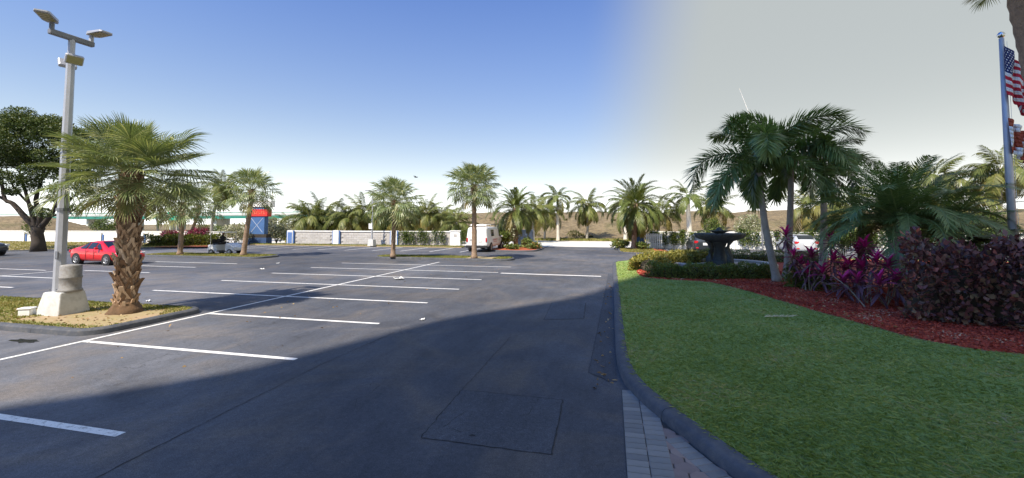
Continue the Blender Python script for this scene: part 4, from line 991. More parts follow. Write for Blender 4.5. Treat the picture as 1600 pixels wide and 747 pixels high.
# ------------------------------------------------------------------ the big dark tree at the far left
def big_tree():
    B_ = at(60, 393); B_.z = 0.1; D_ = dep(B_)
    t = thing('shade_tree', B_, 'big dark spreading tree with forked trunk at the far left', 'tree')
    M_BARK = mat('dark_bark', (0.075, 0.06, 0.048), (0.045, 0.036, 0.03), 2.5, 0.95, 0.8, 10)
    def q(px, py, dd=0): return pt(px, py, D_+dd)-B_
    rs = random.Random(4); b = MB()
    b.tube([Vector((0, 0, -.1)), q(60, 378), q(58, 365), q(60, 355)], [0.56, 0.45, 0.42, 0.46], 12)
    limbs = [([(56, 356), (40, 340), (20, 318), (8, 312), (2, 285), (-8, 262)], .26), ([(58, 356), (50, 335), (40, 300), (30, 268)], .22), ([(60, 356), (62, 335), (56, 312), (66, 280), (72, 250)], .26), ([(63, 356), (75, 342), (86, 325), (100, 300), (110, 270)], .24),
             ([(64, 352), (80, 338), (112, 330), (128, 318)], .14), ([(20, 318), (-15, 300), (-45, 280)], .16), ([(60, 330), (45, 318), (20, 290), (10, 262)], .13), ([(86, 325), (104, 318), (122, 300)], .1), ([(66, 280), (85, 258), (105, 240)], .12)]
    for pts, r in limbs:
        dz = rs.uniform(-1.5, 1.5); P = [q(x, y, dz*i/len(pts)*1.4) for i, (x, y) in enumerate(pts)]
        P = [Vector(v) for v in catmull(P, 3)]
        b.tube(P, [r*(1-.72*i/len(P)) for i in range(len(P))], 8)
    b.build('trunk', M_BARK, t, True)
    rs2 = np.random.RandomState(3); PT = []; TN = []
    clumps = [(-70, 250, 45), (-40, 225, 48), (-5, 225, 50), (-15, 270, 34), (25, 200, 40), (25, 240, 44), (60, 212, 40), (62, 250, 38), (95, 215, 42), (95, 255, 42), (125, 225, 36), (120, 270, 34), (90, 300, 24), (70, 330, 14), (112, 325, 16), (130, 300, 18), (45, 285, 22), (15, 300, 14), (-40, 285, 30), (150, 245, 30), (30, 185, 22), (78, 190, 22), (5, 190, 20)]
    for (x, y, r) in clumps:
        for k in range(5):
            c = q(x+rs2.uniform(-r, r)*.6, y+rs2.uniform(-r, r)*.45, rs2.uniform(-2.6, 2.6)); rr = r/FPX*D_*rs2.uniform(.35, .6)
            n = int(760*(rr/1.1)**2); u = rs2.normal(0, 1, (n, 3)); u /= np.linalg.norm(u, axis=1)[:, None]; u *= rs2.uniform(.45, 1.0, (n, 1))**.5
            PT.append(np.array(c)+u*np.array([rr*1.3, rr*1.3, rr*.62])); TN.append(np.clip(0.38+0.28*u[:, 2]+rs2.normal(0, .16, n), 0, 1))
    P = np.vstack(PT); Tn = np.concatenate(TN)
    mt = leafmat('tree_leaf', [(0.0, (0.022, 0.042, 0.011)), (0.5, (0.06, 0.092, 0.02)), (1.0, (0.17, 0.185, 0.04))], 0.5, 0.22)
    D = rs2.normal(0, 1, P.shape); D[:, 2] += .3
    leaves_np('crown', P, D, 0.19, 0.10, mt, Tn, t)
big_tree()

# ------------------------------------------------------------------ hedges and shrubs
M_TWIG = mat('twig', (0.06, 0.05, 0.032), (0.035, 0.03, 0.02), 8, 0.95)
def band_points(path, w, h, n, z0, rs, lump=0.12):
    P = [Vector(p) for p in path]; seg = [(P[i+1]-P[i]).length for i in range(len(P)-1)]; tot = sum(seg)
    u = rs.uniform(0, tot, n); out = np.empty((n, 3)); nr = np.empty((n, 3))
    acc = np.concatenate([[0], np.cumsum(seg)])
    k = np.clip(np.searchsorted(acc, u)-1, 0, len(seg)-1); fr_ = (u-acc[k])/np.array(seg)[k]
    A = np.array([(p.x, p.y) for p in P]); c = A[k]+(A[k+1]-A[k])*fr_[:, None]; t = A[k+1]-A[k]; t /= np.linalg.norm(t, axis=1)[:, None]; nn = np.column_stack([-t[:, 1], t[:, 0]])
    a = rs.uniform(-0.25, np.pi+.25, n); m = rs.uniform(.72, 1.0, n)**.6
    lum = 1+lump*np.sin(u*3.1+1)+lump*np.sin(u*7.7)+lump*.7*np.sin(u*13+a*3)
    # super-ellipse cross section
    cs, sn = np.cos(a), np.sin(a); ex = np.sign(cs)*np.abs(cs)**.55; ez = np.sign(sn)*np.abs(sn)**.55
    o = ex*w*.5*m*lum; z = np.maximum(0.02, ez*h*m*lum*np.where(ez > 0, 1, .0)+rs.uniform(0, .1, n)*h)
    # fill the sides down to the ground
    low = rs.uniform(0, 1, n) < .35; z = np.where(low, rs.uniform(.05, .8, n)*h, z); o = np.where(low, np.sign(ex)*w*.5*rs.uniform(.8, 1.02, n)*lum, o)
    out[:, 0] = c[:, 0]+nn[:, 0]*o; out[:, 1] = c[:, 1]+nn[:, 1]*o; out[:, 2] = z0+z
    nr[:, 0] = nn[:, 0]*cs; nr[:, 1] = nn[:, 1]*cs; nr[:, 2] = np.abs(sn)+.2
    return out, nr, z/h
def hedge(name, path, w, h, n, label, mt, lf=(.09, .05), z0=0.12, group=None, seed=1, cat='hedge', core=True, lump=.1, tintfun=None):
    rs = np.random.RandomState(seed); t = thing(name, (path[0][0], path[0][1], z0), label, cat, group)
    O = np.array([path[0][0], path[0][1], z0])
    path = [tuple(p) for p in catmull(path, 5)]
    P, N, q = band_points(path, w, h, n, z0, rs, lump)
    Tn = np.clip(rs.normal(.5, .2, n), 0, 1) if tintfun is None else tintfun(P, q, rs)
    leaves_np('foliage', P-O, N, lf[0], lf[1], mt, Tn, t, jit=.7)
    if core:
        pp = [Vector((*p, 0)) for p in path]; rings = []
        pp = [p for p in dens_open(pp, .5)]
        for i, p in enumerate(pp):
            tt = (pp[min(i+1, len(pp)-1)]-pp[max(i-1, 0)]).normalized(); nn = Vector((-tt.y, tt.x, 0)); k = .2 if i in (0, len(pp)-1) else (.75 if i in (1, len(pp)-2) else 1)
            ww = w*.31*k*rnd(.9, 1.05); hh = h*.68*k*rnd(.92, 1.04)
            rings.append([tuple(Vector((p.x, p.y, 0))+nn*a*ww+Vector((-O[0], -O[1], b*hh+.0))) for a, b in ((-1, 0), (-1.05, .6), (-.7, 1), (.7, 1), (1.05, .6), (1, 0))])
        MB().loft(rings).build('branches', M_TWIG, t)
    return t
def dens_open(P, step):
    out = []
    for i in range(len(P)-1):
        k = max(1, int((P[i+1]-P[i]).length/step)); out += [P[i].lerp(P[i+1], j/k) for j in range(k)]
    return out+[P[-1]]
M_CROTON = leafmat('croton_leaf', [(0.0, (0.08, 0.10, 0.02)), (0.35, (0.20, 0.20, 0.04)), (0.6, (0.42, 0.36, 0.08)), (0.85, (0.58, 0.50, 0.18)), (1.0, (0.55, 0.18, 0.05))], 0.4, 0.25)
M_IXORA = leafmat('hedge_leaf', [(0.0, (0.07, 0.11, 0.028)), (0.55, (0.15, 0.20, 0.05)), (0.9, (0.25, 0.25, 0.075)), (1.0, (0.40, 0.18, 0.06))], 0.35, 0.3)
g = lambda x, y: tuple(at(x, y, .15).xy)
hedge('croton_hedge', [g(1012, 424), g(1024, 416), g(1052, 411), g(1095, 408.5)], 1.5, 0.62, 9000, 'low sunlit yellow croton hedge at the tip of the lawn', M_CROTON, (.15, .07), .14, 'low hedges round the fountain', 2)
hedge('clipped_hedge', [g(1014, 431), g(1050, 433.5), g(1100, 434.5), g(1150, 434), g(1208, 434)], 0.85, 0.55, 12000, 'low clipped green hedge in front of the fountain', M_IXORA, (.085, .045), .14, 'low hedges round the fountain', 3)
hedge('clipped_hedge', [g(1100, 407.5), g(1150, 407.8), g(1215, 409), g(1290, 411)], 1.0, 0.62, 6000, 'low dark hedge behind the fountain beside the parked cars', M_IXORA, (.10, .05), .14, 'low hedges round the fountain', 4)
# copper leaved hedge, right
M_COPPER = leafmat('copper_leaf', [(0.0, (0.07, 0.045, 0.045)), (0.35, (0.18, 0.085, 0.09)), (0.62, (0.27, 0.12, 0.12)), (0.8, (0.19, 0.21, 0.10)), (0.93, (0.40, 0.19, 0.15)), (1.0, (0.66, 0.09, 0.075))], 0.3, 0.25, tcol=(1, .6, .5))
def ctint(P, q, rs):
    n = len(P); a = np.clip(rs.beta(2.0, 2.6, n)*.86, 0, .9); g_ = rs.rand(n) < .42*(1-q)+.16; a[g_] = rs.uniform(.74, .84, g_.sum()); r_ = rs.rand(n) < .03+.045*q; a[r_] = 1.05; return a
hedge('copperleaf_hedge', [(7.55, 13.4), (9.2, 12.45), (11, 11.95), (13, 11.7), (15.5, 11.6)], 1.9, 1.78, 15000, 'tall copper red leaved hedge at the right edge of the bed', M_COPPER, (.155, .105), .15, None, 5, lump=.07, tintfun=ctint)
# low green edging under the magenta shrubs
hedge('bed_shrub', [g(1232, 446), g(1260, 449), g(1290, 455)], 0.8, 0.55, 1800, 'low dark green shrub at the foot of the foxtail palms', M_IXORA, (.16, .06), .14, None, 6, 'shrub', core=False, lump=.2)

# magenta cordyline plants
def sword(name, L_, w, mt):
    b = MB(); v = []; k = 6
    for i in range(k+1):
        s = i/k; ww = w*(.28+.72*math.sin(math.pi*min(1, .18+s*.82))) if i < k else .002
        x = L_*s*(1-.12*s); z = -.30*L_*s**2.2
        v += [(x, -ww*.5, z+ww*.22), (x, 0, z), (x, ww*.5, z+ww*.22)]
    for i in range(k): a = 3*i; b.add([v[a], v[a+1], v[a+4], v[a+3]], [(0, 1, 2, 3)], 0, .5).add([v[a+1], v[a+2], v[a+5], v[a+4]], [(0, 1, 2, 3)], 0, .45)
    return mesh_only(b.build(name, mt, smooth=True))
C_M = leafmat('cordyline_magenta', [(0, (0.50, 0.02, 0.17)), (.5, (0.66, 0.035, 0.25)), (1, (0.74, 0.09, 0.33))], .35, .25, (1, .5, .8))
C_P = leafmat('cordyline_purple', [(0, (0.20, 0.03, 0.09)), (.5, (0.32, 0.045, 0.14)), (1, (0.42, 0.06, 0.19))], .35, .2, (1, .5, .7))
C_D = leafmat('cordyline_dark', [(0, (0.09, 0.05, 0.065)), (.5, (0.15, 0.075, 0.095)), (1, (0.22, 0.12, 0.14))], .32, .15, (1, .7, .8))
SW = [sword('leaf', .42, .085, C_M), sword('leaf', .50, .085, C_P), sword('leaf', .52, .08, C_D)]
M_CANE = mat('cordyline_cane', (0.27, 0.22, 0.16), (0.19, 0.15, 0.11), 6, .9)
def cordyline(base, heads, label, seed, sc=1.0):
    rs = random.Random(seed); base = Vector(base); base.z = .15
    t = thing('cordyline_shrub', base, label, 'shrub', 'magenta cordyline shrubs in the bed')
    for (px, py, d, hot) in heads:
        e = pt(px, py, d)-base; o0 = Vector((rs.uniform(-.12, .12), rs.uniform(-.12, .12), 0))
        mid = o0.lerp(e, .5)+Vector((rs.uniform(-.1, .1), rs.uniform(-.1, .1), -.12))
        MB().tube([o0, mid, e], [.022, .018, .014], 5).build('cane', M_CANE, t)
        n = rs.randint(24, 30)
        for i in range(n):
            k = i/n; el = 82-130*k+rs.uniform(-10, 10); y = i*2.4+rs.uniform(-.3, .3)
            m = SW[0] if k < (.36 if hot else .14) else (SW[1] if k < (.6 if hot else .5) else SW[2])
            o = obj('leaf', m, t, e-Vector((0, 0, .42*k*k))); o.rotation_euler = (rs.uniform(-.3, .3), -R(el), y); s = sc*rs.uniform(.8, 1.25); o.scale = (s, s, s)
cordyline(pt(1247, 452, 16.0), [(1228, 366, 16, 1), (1240, 398, 15.6, 1), (1262, 424, 15.2, 1)], 'magenta cordyline standing against the foxtail palm trunks', 1)
cordyline(pt(1262, 460, 15.0), [(1268, 400, 15, 0), (1250, 412, 15.6, 0), (1285, 425, 14.6, 1)], 'dark cordyline just right of the trunk side one', 2)
cordyline(pt(1305, 462, 14.6), [(1298, 375, 15, 0), (1303, 405, 14.4, 1), (1318, 420, 14.2, 0)], 'cordyline with one bright crown below the foxtail trunk', 3)
cordyline(pt(1352, 475, 13.4), [(1326, 412, 13.6, 1), (1340, 392, 13.9, 0), (1347, 417, 13.2, 1), (1318, 440, 13.3, 0)], 'cordyline with bare leaning canes in the middle of the bed', 4)
cordyline(pt(1362, 484, 12.6), [(1352, 385, 13.2, 1), (1370, 407, 12.6, 1), (1340, 438, 12.5, 0)], 'tall cordyline with two bright crowns before the feathery palm', 5)
cordyline(pt(1386, 486, 12.3), [(1398, 390, 12.8, 1), (1388, 414, 12.2, 0), (1400, 436, 12.0, 0), (1374, 442, 12.0, 0)], 'cordyline touching the copper hedge with a red crown', 6)
for i, (a, b_) in enumerate((((1280, 440), (1345, 468)), ((1300, 430), (1352, 480)), ((1350, 440), (1385, 478)))):
    p0, p1 = pt(*a, 13.4), at(*b_, .16); o = MB().tube([p1-p1, (p0-p1)*.5+Vector((0, 0, .1)), p0-p1], [.02, .017, .012], 5).build('bare_cane', M_CANE); o.location = p1
    tag(o, ('lowest bare cane leaning left out of the cordylines', 'upper bare cane leaning left out of the cordylines', 'bare cane leaning beside the copper hedge')[i], 'branch', 'bare canes in the bed')
# big leaf philodendron by the flagpole
def philodendron():
    b_ = pt(1580, 430, 11.4); b_.z = .15; t = thing('philodendron', b_, 'broad glossy leaved plant between the copper hedge and flagpole', 'plant'); rs = random.Random(9)
    mt = leafmat('philodendron_leaf', [(0, (.02, .05, .012)), (1, (.05, .11, .03))], .3, .2)
    b = MB(); n = 14; v = [(0, 0, 0)]
    for i in range(n+1):
        a = -2.6+5.2*i/n; r = .42*(1+.25*math.cos(a))*(1 if i % 2 else .74); v.append((r*math.cos(a)+.06, r*.8*math.sin(a), -.22*r*r-.05*abs(math.sin(a))))
    b.add(v, [(0, i, i+1) for i in range(1, n+1)], 0, .5); me = mesh_only(b.build('leaf', mt))
    for i in range(26):
        y = i*2.4; k = i/26; el = 75-75*k; L_ = rs.uniform(.9, 1.3); d = Vector((math.cos(y)*math.cos(R(el)), math.sin(y)*math.cos(R(el)), math.sin(R(el))))
        e = d*L_+Vector((0, 0, 1.05)); MB().tube([(0, 0, .9), d*L_*.6+Vector((0, 0, 1.15)), e], [.015, .012, .008], 4).build('stalk', M_SHAFT, t)
        o = obj('leaf', me, t, e); o.rotation_euler = (rs.uniform(-.3, .3), R(25-el*.4), y)
    MB().tube([(0, 0, 0), (.05, 0, .5), (0, 0, .95)], [.07, .06, .05], 7).build('stem', M_CANE, t)
philodendron()
# distant hedges and shrubs
hedge('low_hedge', [tuple(at(228, 386).xy), tuple(at(285, 385).xy), tuple(at(345, 384.5).xy)], 1.6, 1.05, 4500, 'low clipped hedge with red mulch below the purple shrubs', leafmat('sun_hedge', [(0, (.04, .07, .015)), (.6, (.10, .13, .02)), (1, (.2, .2, .04))], .45, .2), (.22, .12), .1, None, 11)
def shrub(px, py, d, w, h, n, label, mt, seed, lf=(.22, .12), cat='shrub', name='shrub', z=0.1, group=None):
    c = pt(px, py, d); c.z = z; t = thing(name, c, label, cat, group); rs = np.random.RandomState(seed); PT = []
    for k in range(9):
        o = np.array([rs.uniform(-.32, .32)*w, rs.uniform(-.3, .3)*w, h*rs.uniform(.35, .72)]); r = np.array([w*.28, w*.28, h*.32])*rs.uniform(.7, 1.1); m = n//9
        u = rs.normal(0, 1, (m, 3)); u /= np.linalg.norm(u, axis=1)[:, None]; PT.append(o+u*r*rs.uniform(.6, 1, (m, 1)))
    P = np.vstack(PT); leaves_np('foliage', P, rs.normal(0, 1, P.shape), lf[0], lf[1], mt, np.clip(rs.normal(.5, .25, len(P)), 0, 1), t)
    b = MB()
    for k in range(7):
        a = k*.9; b.tube([(0, 0, -.05), (w*.16*math.cos(a), w*.16*math.sin(a), h*.4), (w*.3*math.cos(a), w*.3*math.sin(a), h*.72)], [.04, .03, .015], 5)
    b.build('stems', M_TWIG, t)
M_BOUG = leafmat('bougainvillea', [(0, (.06, .03, .03)), (.4, (.16, .022, .05)), (.8, (.30, .03, .09)), (1, (.08, .10, .03))], .5, .2)
M_PALE = leafmat('pale_leaf', [(0, (.10, .12, .05)), (.45, (.24, .26, .13)), (.8, (.6, .58, .46)), (1, (.75, .73, .62))], .5, .25)
M_VINE = leafmat('vine_leaf', [(0, (.03, .06, .015)), (.5, (.08, .12, .025)), (1, (.22, .25, .06))], .45, .25)
shrub(272, 376, 50, 2.6, 2.0, 1800, 'purple red shrub left of the pale palm trunk', M_BOUG, 21, group='purple shrubs by the wall')
shrub(305, 376, 49, 3.2, 2.1, 2200, 'wider purple red shrub right of the pale palm trunk', M_BOUG, 22, group='purple shrubs by the wall')
shrub(368, 378, 50, 3.0, 2.9, 1700, 'pale flowering shrub left of the blue pylon sign', M_PALE, 23)
shrub(432, 372, 54, 3.4, 3.0, 1700, 'pale flowering shrub right of the blue pylon sign', M_PALE, 24)
shrub(792, 384, 44, 2.6, 3.0, 2000, 'white flowering shrub just right of the white van', M_PALE, 25)
shrub(786, 386, 43, 2.4, 2.0, 1500, 'green shrub at the nose of the white van', M_VINE, 26)
shrub(822, 388, 42, 1.3, 1.1, 700, 'round dark shrub before the pale blue panel', M_IXORA, 27)
shrub(834, 389, 40.5, 1.5, 0.7, 600, 'low dark shrub at the tip of the van side island', M_IXORA, 28)
shrub(800, 390, 40, 1.6, 0.5, 500, 'low yellow green plant in the orange mulch by the van', M_VINE, 29)
shrub(972, 388, 41, 2.0, 0.9, 900, 'dark rounded shrub at the left of the far entrance island', M_IXORA, 30)
shrub(1003, 389, 39.5, 1.2, 0.7, 600, 'small dark shrub right of the far entrance palm trunk', M_IXORA, 31)
shrub(50, 374, 58, 3.0, 3.2, 1400, 'yellow green bush behind the white wall at the big tree', M_VINE, 32, z=0.6)
shrub(160, 372, 62, 4.4, 3.4, 1800, 'yellow green bush above the white wall over the red sedan', M_VINE, 33, z=.4)
shrub(192, 372, 64, 3.6, 3.2, 1500, 'yellow green bush above the wall at the nearest palm trunk', M_VINE, 34, z=.4)
shrub(335, 366, 66, 5, 3.2, 1500, 'olive bush behind the wall below the green bridge', M_VINE, 35)
shrub(1170, 372, 50, 4, 3.8, 2600, 'pale yellow shrub right of the fountain bowl', M_PALE, 36)
shrub(1112, 372, 50, 3, 3.4, 2000, 'olive yellow shrub rising behind the fountain bowl', M_VINE, 37)
shrub(1300, 378, 40, 4, 3.4, 2200, 'yellow sunlit shrub glimpsed behind the cordylines', M_VINE, 38)
shrub(1420, 378, 36, 4, 3.6, 2200, 'yellow sunlit shrub glimpsed behind the feathery palm', M_VINE, 39)
shrub(1535, 372, 34, 4, 3.8, 2400, 'bright yellow shrub beyond the flagpole', M_VINE, 40)
shrub(1490, 372, 35, 4, 3.6, 2200, 'golden shrub between the feathery palm and flagpole', M_VINE, 41)
def vines(x0, x1, y, label, seed, n):
    t = thing('wall_vine', (x0, y, 0), label, 'vine', 'vines on the walls'); rs = np.random.RandomState(seed)
    PT = []; b = MB(); x = x0+.3
    while x < x1:
        hgt = rs.uniform(1.2, 1.75); w = rs.uniform(.25, .5); m = int(n*rs.uniform(.5, 1.1))
        u = np.column_stack([rs.normal(x-x0, w*.6, m), rs.uniform(-.3, .05, m), np.clip(.35+hgt*rs.uniform(0, 1, m)**.7, .2, 1.95)]); PT.append(u)
        MB().tube([(x-x0, -.1, 0), (x-x0+rs.uniform(-.2, .2), -.12, .5), (x-x0, -.1, 1.2)], .025, 5).build('stem', M_TWIG, t); x += rs.uniform(.5, 1.0)
    P = np.vstack(PT); D = rs.normal(0, 1, P.shape); D[:, 1] -= .6
    leaves_np('foliage', P, D, .17, .10, M_VINE, np.clip(rs.normal(.45, .25, len(P)), 0, 1), t)
vines(-23.0, -17.4, 43.1, 'green vines covering the wall between the broad palm and white pier', 1, 420)
vines(-15.8, -12.6, 43.2, 'green vine patch behind the white van', 2, 400)
vines(3.7, 10.4, 45.75, 'green vines on the white wall left of the parked dark hatchback', 3, 620)
vines(12.2, 24.0, 45.7, 'green vines on the white wall right of the fountain', 4, 420)
# fallen dead frond on the lawn
c = at(1216, 497, .15); t = thing('fallen_frond', c, 'pale dry palm frond lying on the lawn near the mulch', 'frond')
b = MB(); u = RGT*.34
for i in range(9):
    o_ = u*(i/4-1); d = (RGT*rnd(.12, .22)+FWD*rnd(-.06, .06)); b.tube([o_, o_+d*.6+Vector((0, 0, .035)), o_+d], [.007, .006, .002], 4)
b.tube([u*-1, u*0+FWD*.03, u*1.1], [.010, .009, .004], 5); b.build('dry_blade', mat('dry_frond', (.62, .56, .44), (.5, .44, .33)), t); t.location.z = .19

# scrub on the bank and fallen leaves
rs = np.random.RandomState(77); PT = []; TN = []
for i in range(120):
    x = rs.uniform(-70, 90); k = rs.choice([0, 1, 2], p=[.5, .2, .3]); dy = (rs.uniform(1, 6), rs.uniform(8, 18), rs.uniform(22, 30))[k]
    z = np.interp(dy, [0, 2.5, 6, 10, 14, 18, 22, 26, 30], [0, .1, .6, 1.6, 2.7, 3.8, 4.6, 4.95, 5.05]); r_ = rs.uniform(.35, 1.0)*(1.1 if k == 0 else .7); n = int(90*r_)
    u = rs.normal(0, 1, (n, 3)); u /= np.linalg.norm(u, axis=1)[:, None]; u[:, 2] = np.abs(u[:, 2])*.6
    PT.append(np.array([x, 66+dy, z])+u*r_); TN.append(np.clip(rs.normal(rs.uniform(.1, .8), .15, n), 0, 1))
o = leaves_np('scrub', np.vstack(PT), np.vstack(PT)*0+np.array([0, 0, 1.0]), .42, .14, leafmat('scrub_leaf', [(0, (.035, .05, .014)), (.5, (.10, .10, .03)), (1, (.24, .19, .09))], .7, .15), np.concatenate(TN)); tag(o, 'scattered dry scrub growing on the brown embankment', 'scrub', kind='stuff')
P = []
for i in range(150): P.append((rs.uniform(-14.6, -11.6), rs.uniform(7.3, 9.4), .135))
for i in range(90): P.append((rs.uniform(-26, -14), rs.uniform(7.3, 9.7), .15))
for i in range(60): P.append((-.04+rs.uniform(-.25, .06), rs.uniform(6.6, 20), .012))
for i in range(70): P.append((rs.uniform(-11, -6), rs.uniform(3, 26), .012))
for i in range(160):
    k = rs.randint(len(fr)-20); P.append((fr[k][0]+rs.uniform(-.4, 1.0), fr[k][1]+rs.uniform(-.3, 1.2), .18))
P = np.array(P); D = rs.normal(0, 1, P.shape); D[:, 2] *= .12
o = leaves_np('fallen_leaves', P, D, .085, .045, leafmat('dead_leaf', [(0, (.16, .09, .04)), (.5, (.32, .21, .10)), (1, (.50, .38, .22))], .8, .1), rs.uniform(0, 1, len(P)), jit=.05); tag(o, 'dry fallen leaves on the islands, gutter and mulch', 'leaves', kind='stuff')
# ------------------------------------------------------------------ vehicles
M_RUB = mat('rubber', (0.02, 0.02, 0.021), (0.03, 0.03, 0.03), 8, .85)
M_RIM = mat('alloy_rim', (0.66, 0.66, 0.68), (0.55, 0.55, 0.58), 6, .3, metal=.7)
M_BLACK = mat('black_plastic', (0.018, 0.018, 0.02), (0.028, 0.028, 0.03), 6, .55)
M_CARGLASS = mat('car_glass', (0.012, 0.016, 0.02), (0.02, 0.025, 0.03), 2, .05, spec=.7)
M_TAIL = mat('tail_red', (0.55, 0.02, 0.03), (0.42, 0.015, 0.02), 6, .2, coat=.5)
M_HEAD = mat('head_lamp', (0.75, 0.77, 0.8), (0.6, 0.62, 0.66), 6, .1, coat=.5)
M_CHROME = mat('chrome', (0.7, 0.7, 0.72), (0.6, 0.6, 0.62), 4, .15, metal=1)
M_PLATE = mat('plate_white', (0.78, 0.78, 0.76), (0.7, 0.7, 0.68), 8, .5)
def wheel(t, x, y, r, w):
    sg = 1 if y > 0 else -1
    k = thing('wheel', (x, y, r), None, None); k.parent = t
    def lat(prof): # lathe around y axis
        b = MB(); n = 26
        b.loft([[(rr*math.cos(6.283*j/n), yy*sg, rr*math.sin(6.283*j/n)) for j in range(n)] for rr, yy in prof]); return b
    lat([(r*.62, -w*.5), (r*.93, -w*.5), (r, -w*.36), (r, w*.36), (r*.93, w*.5), (r*.66, w*.5), (r*.62, w*.40)]).build('tyre', M_RUB, k, True)
    b = lat([(r*.64, w*.36), (r*.64, w*.46), (r*.60, w*.47), (r*.56, w*.40), (r*.12, w*.40), (r*.10, w*.47), (.01, w*.47)])
    for i in range(5):
        a = 6.283*i/5; M = Matrix.Rotation(a, 4, 'Y') @ Matrix.Translation((r*.36, w*.44*sg, 0)); b.box(None, (r*.52, w*.08, r*.13), M=M)
    b.build('rim', M_RIM, k)
def car(name, st, loc, rz, label, paint, wr, xs, track, glass_side, wind, rear, lamps, group=None, sub=1, sep=(), roofsep=None, cat='car', plate=None, grille=None):
    t = thing(name, loc, label, cat, group, rz)
    def ring(s):
        x, zb, zbelt, ztop, w, wt = s; zt2 = max(ztop-.05, zbelt+.012)
        h = [(0, zb), (w*.82, zb), (w*.98, zb+.10), (w, zb+(zbelt-zb)*.55), (w*.965, zbelt), (wt, zt2), (wt*.86, max(ztop, zt2+.012)), (0, max(ztop, zt2+.012)+.012)]
        return h
    rings = []
    for s in st:
        h = ring(s); full = [(s[0], y, z) for y, z in h]+[(s[0], -y, z) for y, z in h[-2:0:-1]]
        rings.append(full)
    o = MB().loft(rings).build('body', paint, t); m = o.modifiers.new('s', 'SUBSURF'); m.levels = m.render_levels = sub; smooth_by_angle(o, 60)
    def interp(x):
        for a, b in zip(st, st[1:]):
            if a[0] <= x <= b[0]:
                k = (x-a[0])/(b[0]-a[0]); return tuple(p+(q-p)*k for p, q in zip(a, b))
        return st[0] if x < st[0][0] else st[-1]
    def surf(x, f, sg, off=.014):       # between the belt line and roof edge
        h = ring(interp(x)); a, b = h[4], h[5]; y = a[0]+(b[0]-a[0])*f; z = a[1]+(b[1]-a[1])*f
        return (x, (y+off)*sg, z+off*.3)
    for poly in glass_side:
        for sg in (1, -1):
            v = [surf(x, f, sg) for x, f in poly]
            MB().add(v, [tuple(range(len(v))) if sg < 0 else tuple(range(len(v)-1, -1, -1))]).build('side_window', M_CARGLASS, t)
    def top(x, fy, off=.014):
        h = ring(interp(x)); w = h[6][0]; return (x, w*fy, h[6][1]+off+(.012 if abs(fy) < .5 else 0))
    for nm, (x0, x1) in (('windscreen', wind), ('rear_window', rear)):
        if x0 is None: continue
        v = []; N = 4
        for i in range(N+1):
            x = x0+(x1-x0)*i/N; v += [top(x, f) for f in (-1.0, -.5, .5, 1.0)]
        MB().add(v, [(4*i+j, 4*i+j+1, 4*i+5+j, 4*i+4+j) for i in range(N) for j in range(3)]).build(nm, M_CARGLASS, t)
    for x in xs:
        for sg in (1, -1):
            n = 20; b = MB(); r2 = wr*1.17; yy = track+.006
            hw = ring(interp(x))[3][0]+.004
            b.loft([[(x+r2*math.cos(6.283*j/n), q*sg, wr+r2*math.sin(6.283*j/n)) for j in range(n)] for q in (hw-.25, hw+.004)]); b.build('wheel_arch', M_BLACK, t)
            wheel(t, x, sg*(hw-.085), wr, .21)
    for (nm, x, y, z, d, mt_) in lamps:
        for sg in (1, -1): MB().bbox((x, y*sg, z), d, .015).build(nm, mt_, t)
    for x in sep:
        for sg in (1, -1):
            h = ring(interp(x)); MB().box((x, (h[3][0]+.001)*sg, (h[2][1]+h[4][1])/2+.03), (.012, .012, h[4][1]-h[2][1]-.05)).build('door_gap', M_BLACK, t)
            MB().bbox((x+.12, (h[4][0]+.02)*sg, h[4][1]-.14), (.18, .03, .035), .008).build('door_handle', paint, t)
    for sg in (1, -1):
        x = wind[0]+(wind[1]-wind[0])*(.35 if wind[0] < wind[1] else .65); h = ring(interp(x)); MB().bbox((x, (h[4][0]+.11)*sg, h[4][1]+.09), (.13, .19, .13), .03).build('wing_mirror', paint, t)
    if plate: MB().box(plate[0], plate[1]).build('number_plate', M_PLATE, t)
    if grille:
        for c, d in grille: MB().bbox(c, d, .02).build('grille', M_BLACK, t)
    return t
SEDAN = [(-2.26, .38, .80, .83, .62, .50), (-2.18, .28, .90, .94, .78, .64), (-1.85, .22, .96, 1.06, .86, .66), (-1.45, .2, .97, 1.10, .88, .64), (-.72, .19, .96, 1.40, .895, .56), (-.1, .19, .945, 1.465, .90, .58), (.35, .19, .935, 1.43, .90, .59), (1.12, .19, .93, 1.00, .89, .70), (1.55, .2, .87, .93, .87, .70), (2.0, .22, .76, .82, .82, .66), (2.20, .28, .66, .70, .72, .56), (2.27, .36, .56, .58, .60, .46)]
GS = [[(-1.12, .14), (-.50, .10), (-.48, .90), (-.74, .84)], [(-.40, .10), (.24, .12), (.22, .90), (-.38, .92)], [(.32, .12), (.92, .16), (.42, .86), (.32, .88)]]
red = mat('red_paint', (0.62, 0.012, 0.012), (0.56, 0.010, 0.011), .5, .28, coat=.8)
c = at(168, 412); dirw = Vector((1, -.06, 0))
car('parked_car', SEDAN, (c.x, c.y, 0), math.atan2(dirw.y, dirw.x), 'shiny red sedan parked beyond the nearest palm trunk', red, .325, (-1.36, 1.36), .8, GS, (.40, 1.06), (-.80, -1.42),
    [('tail_light', -2.16, .66, .80, (.14, .26, .17), M_TAIL), ('head_light', 2.06, .62, .70, (.24, .26, .12), M_HEAD)], sep=(-.45, .28), grille=[((2.24, 0, .50), (.08, .95, .22)), ((2.25, 0, .32), (.08, 1.2, .12))], plate=((-2.27, 0, .62), (.02, .34, .17)))
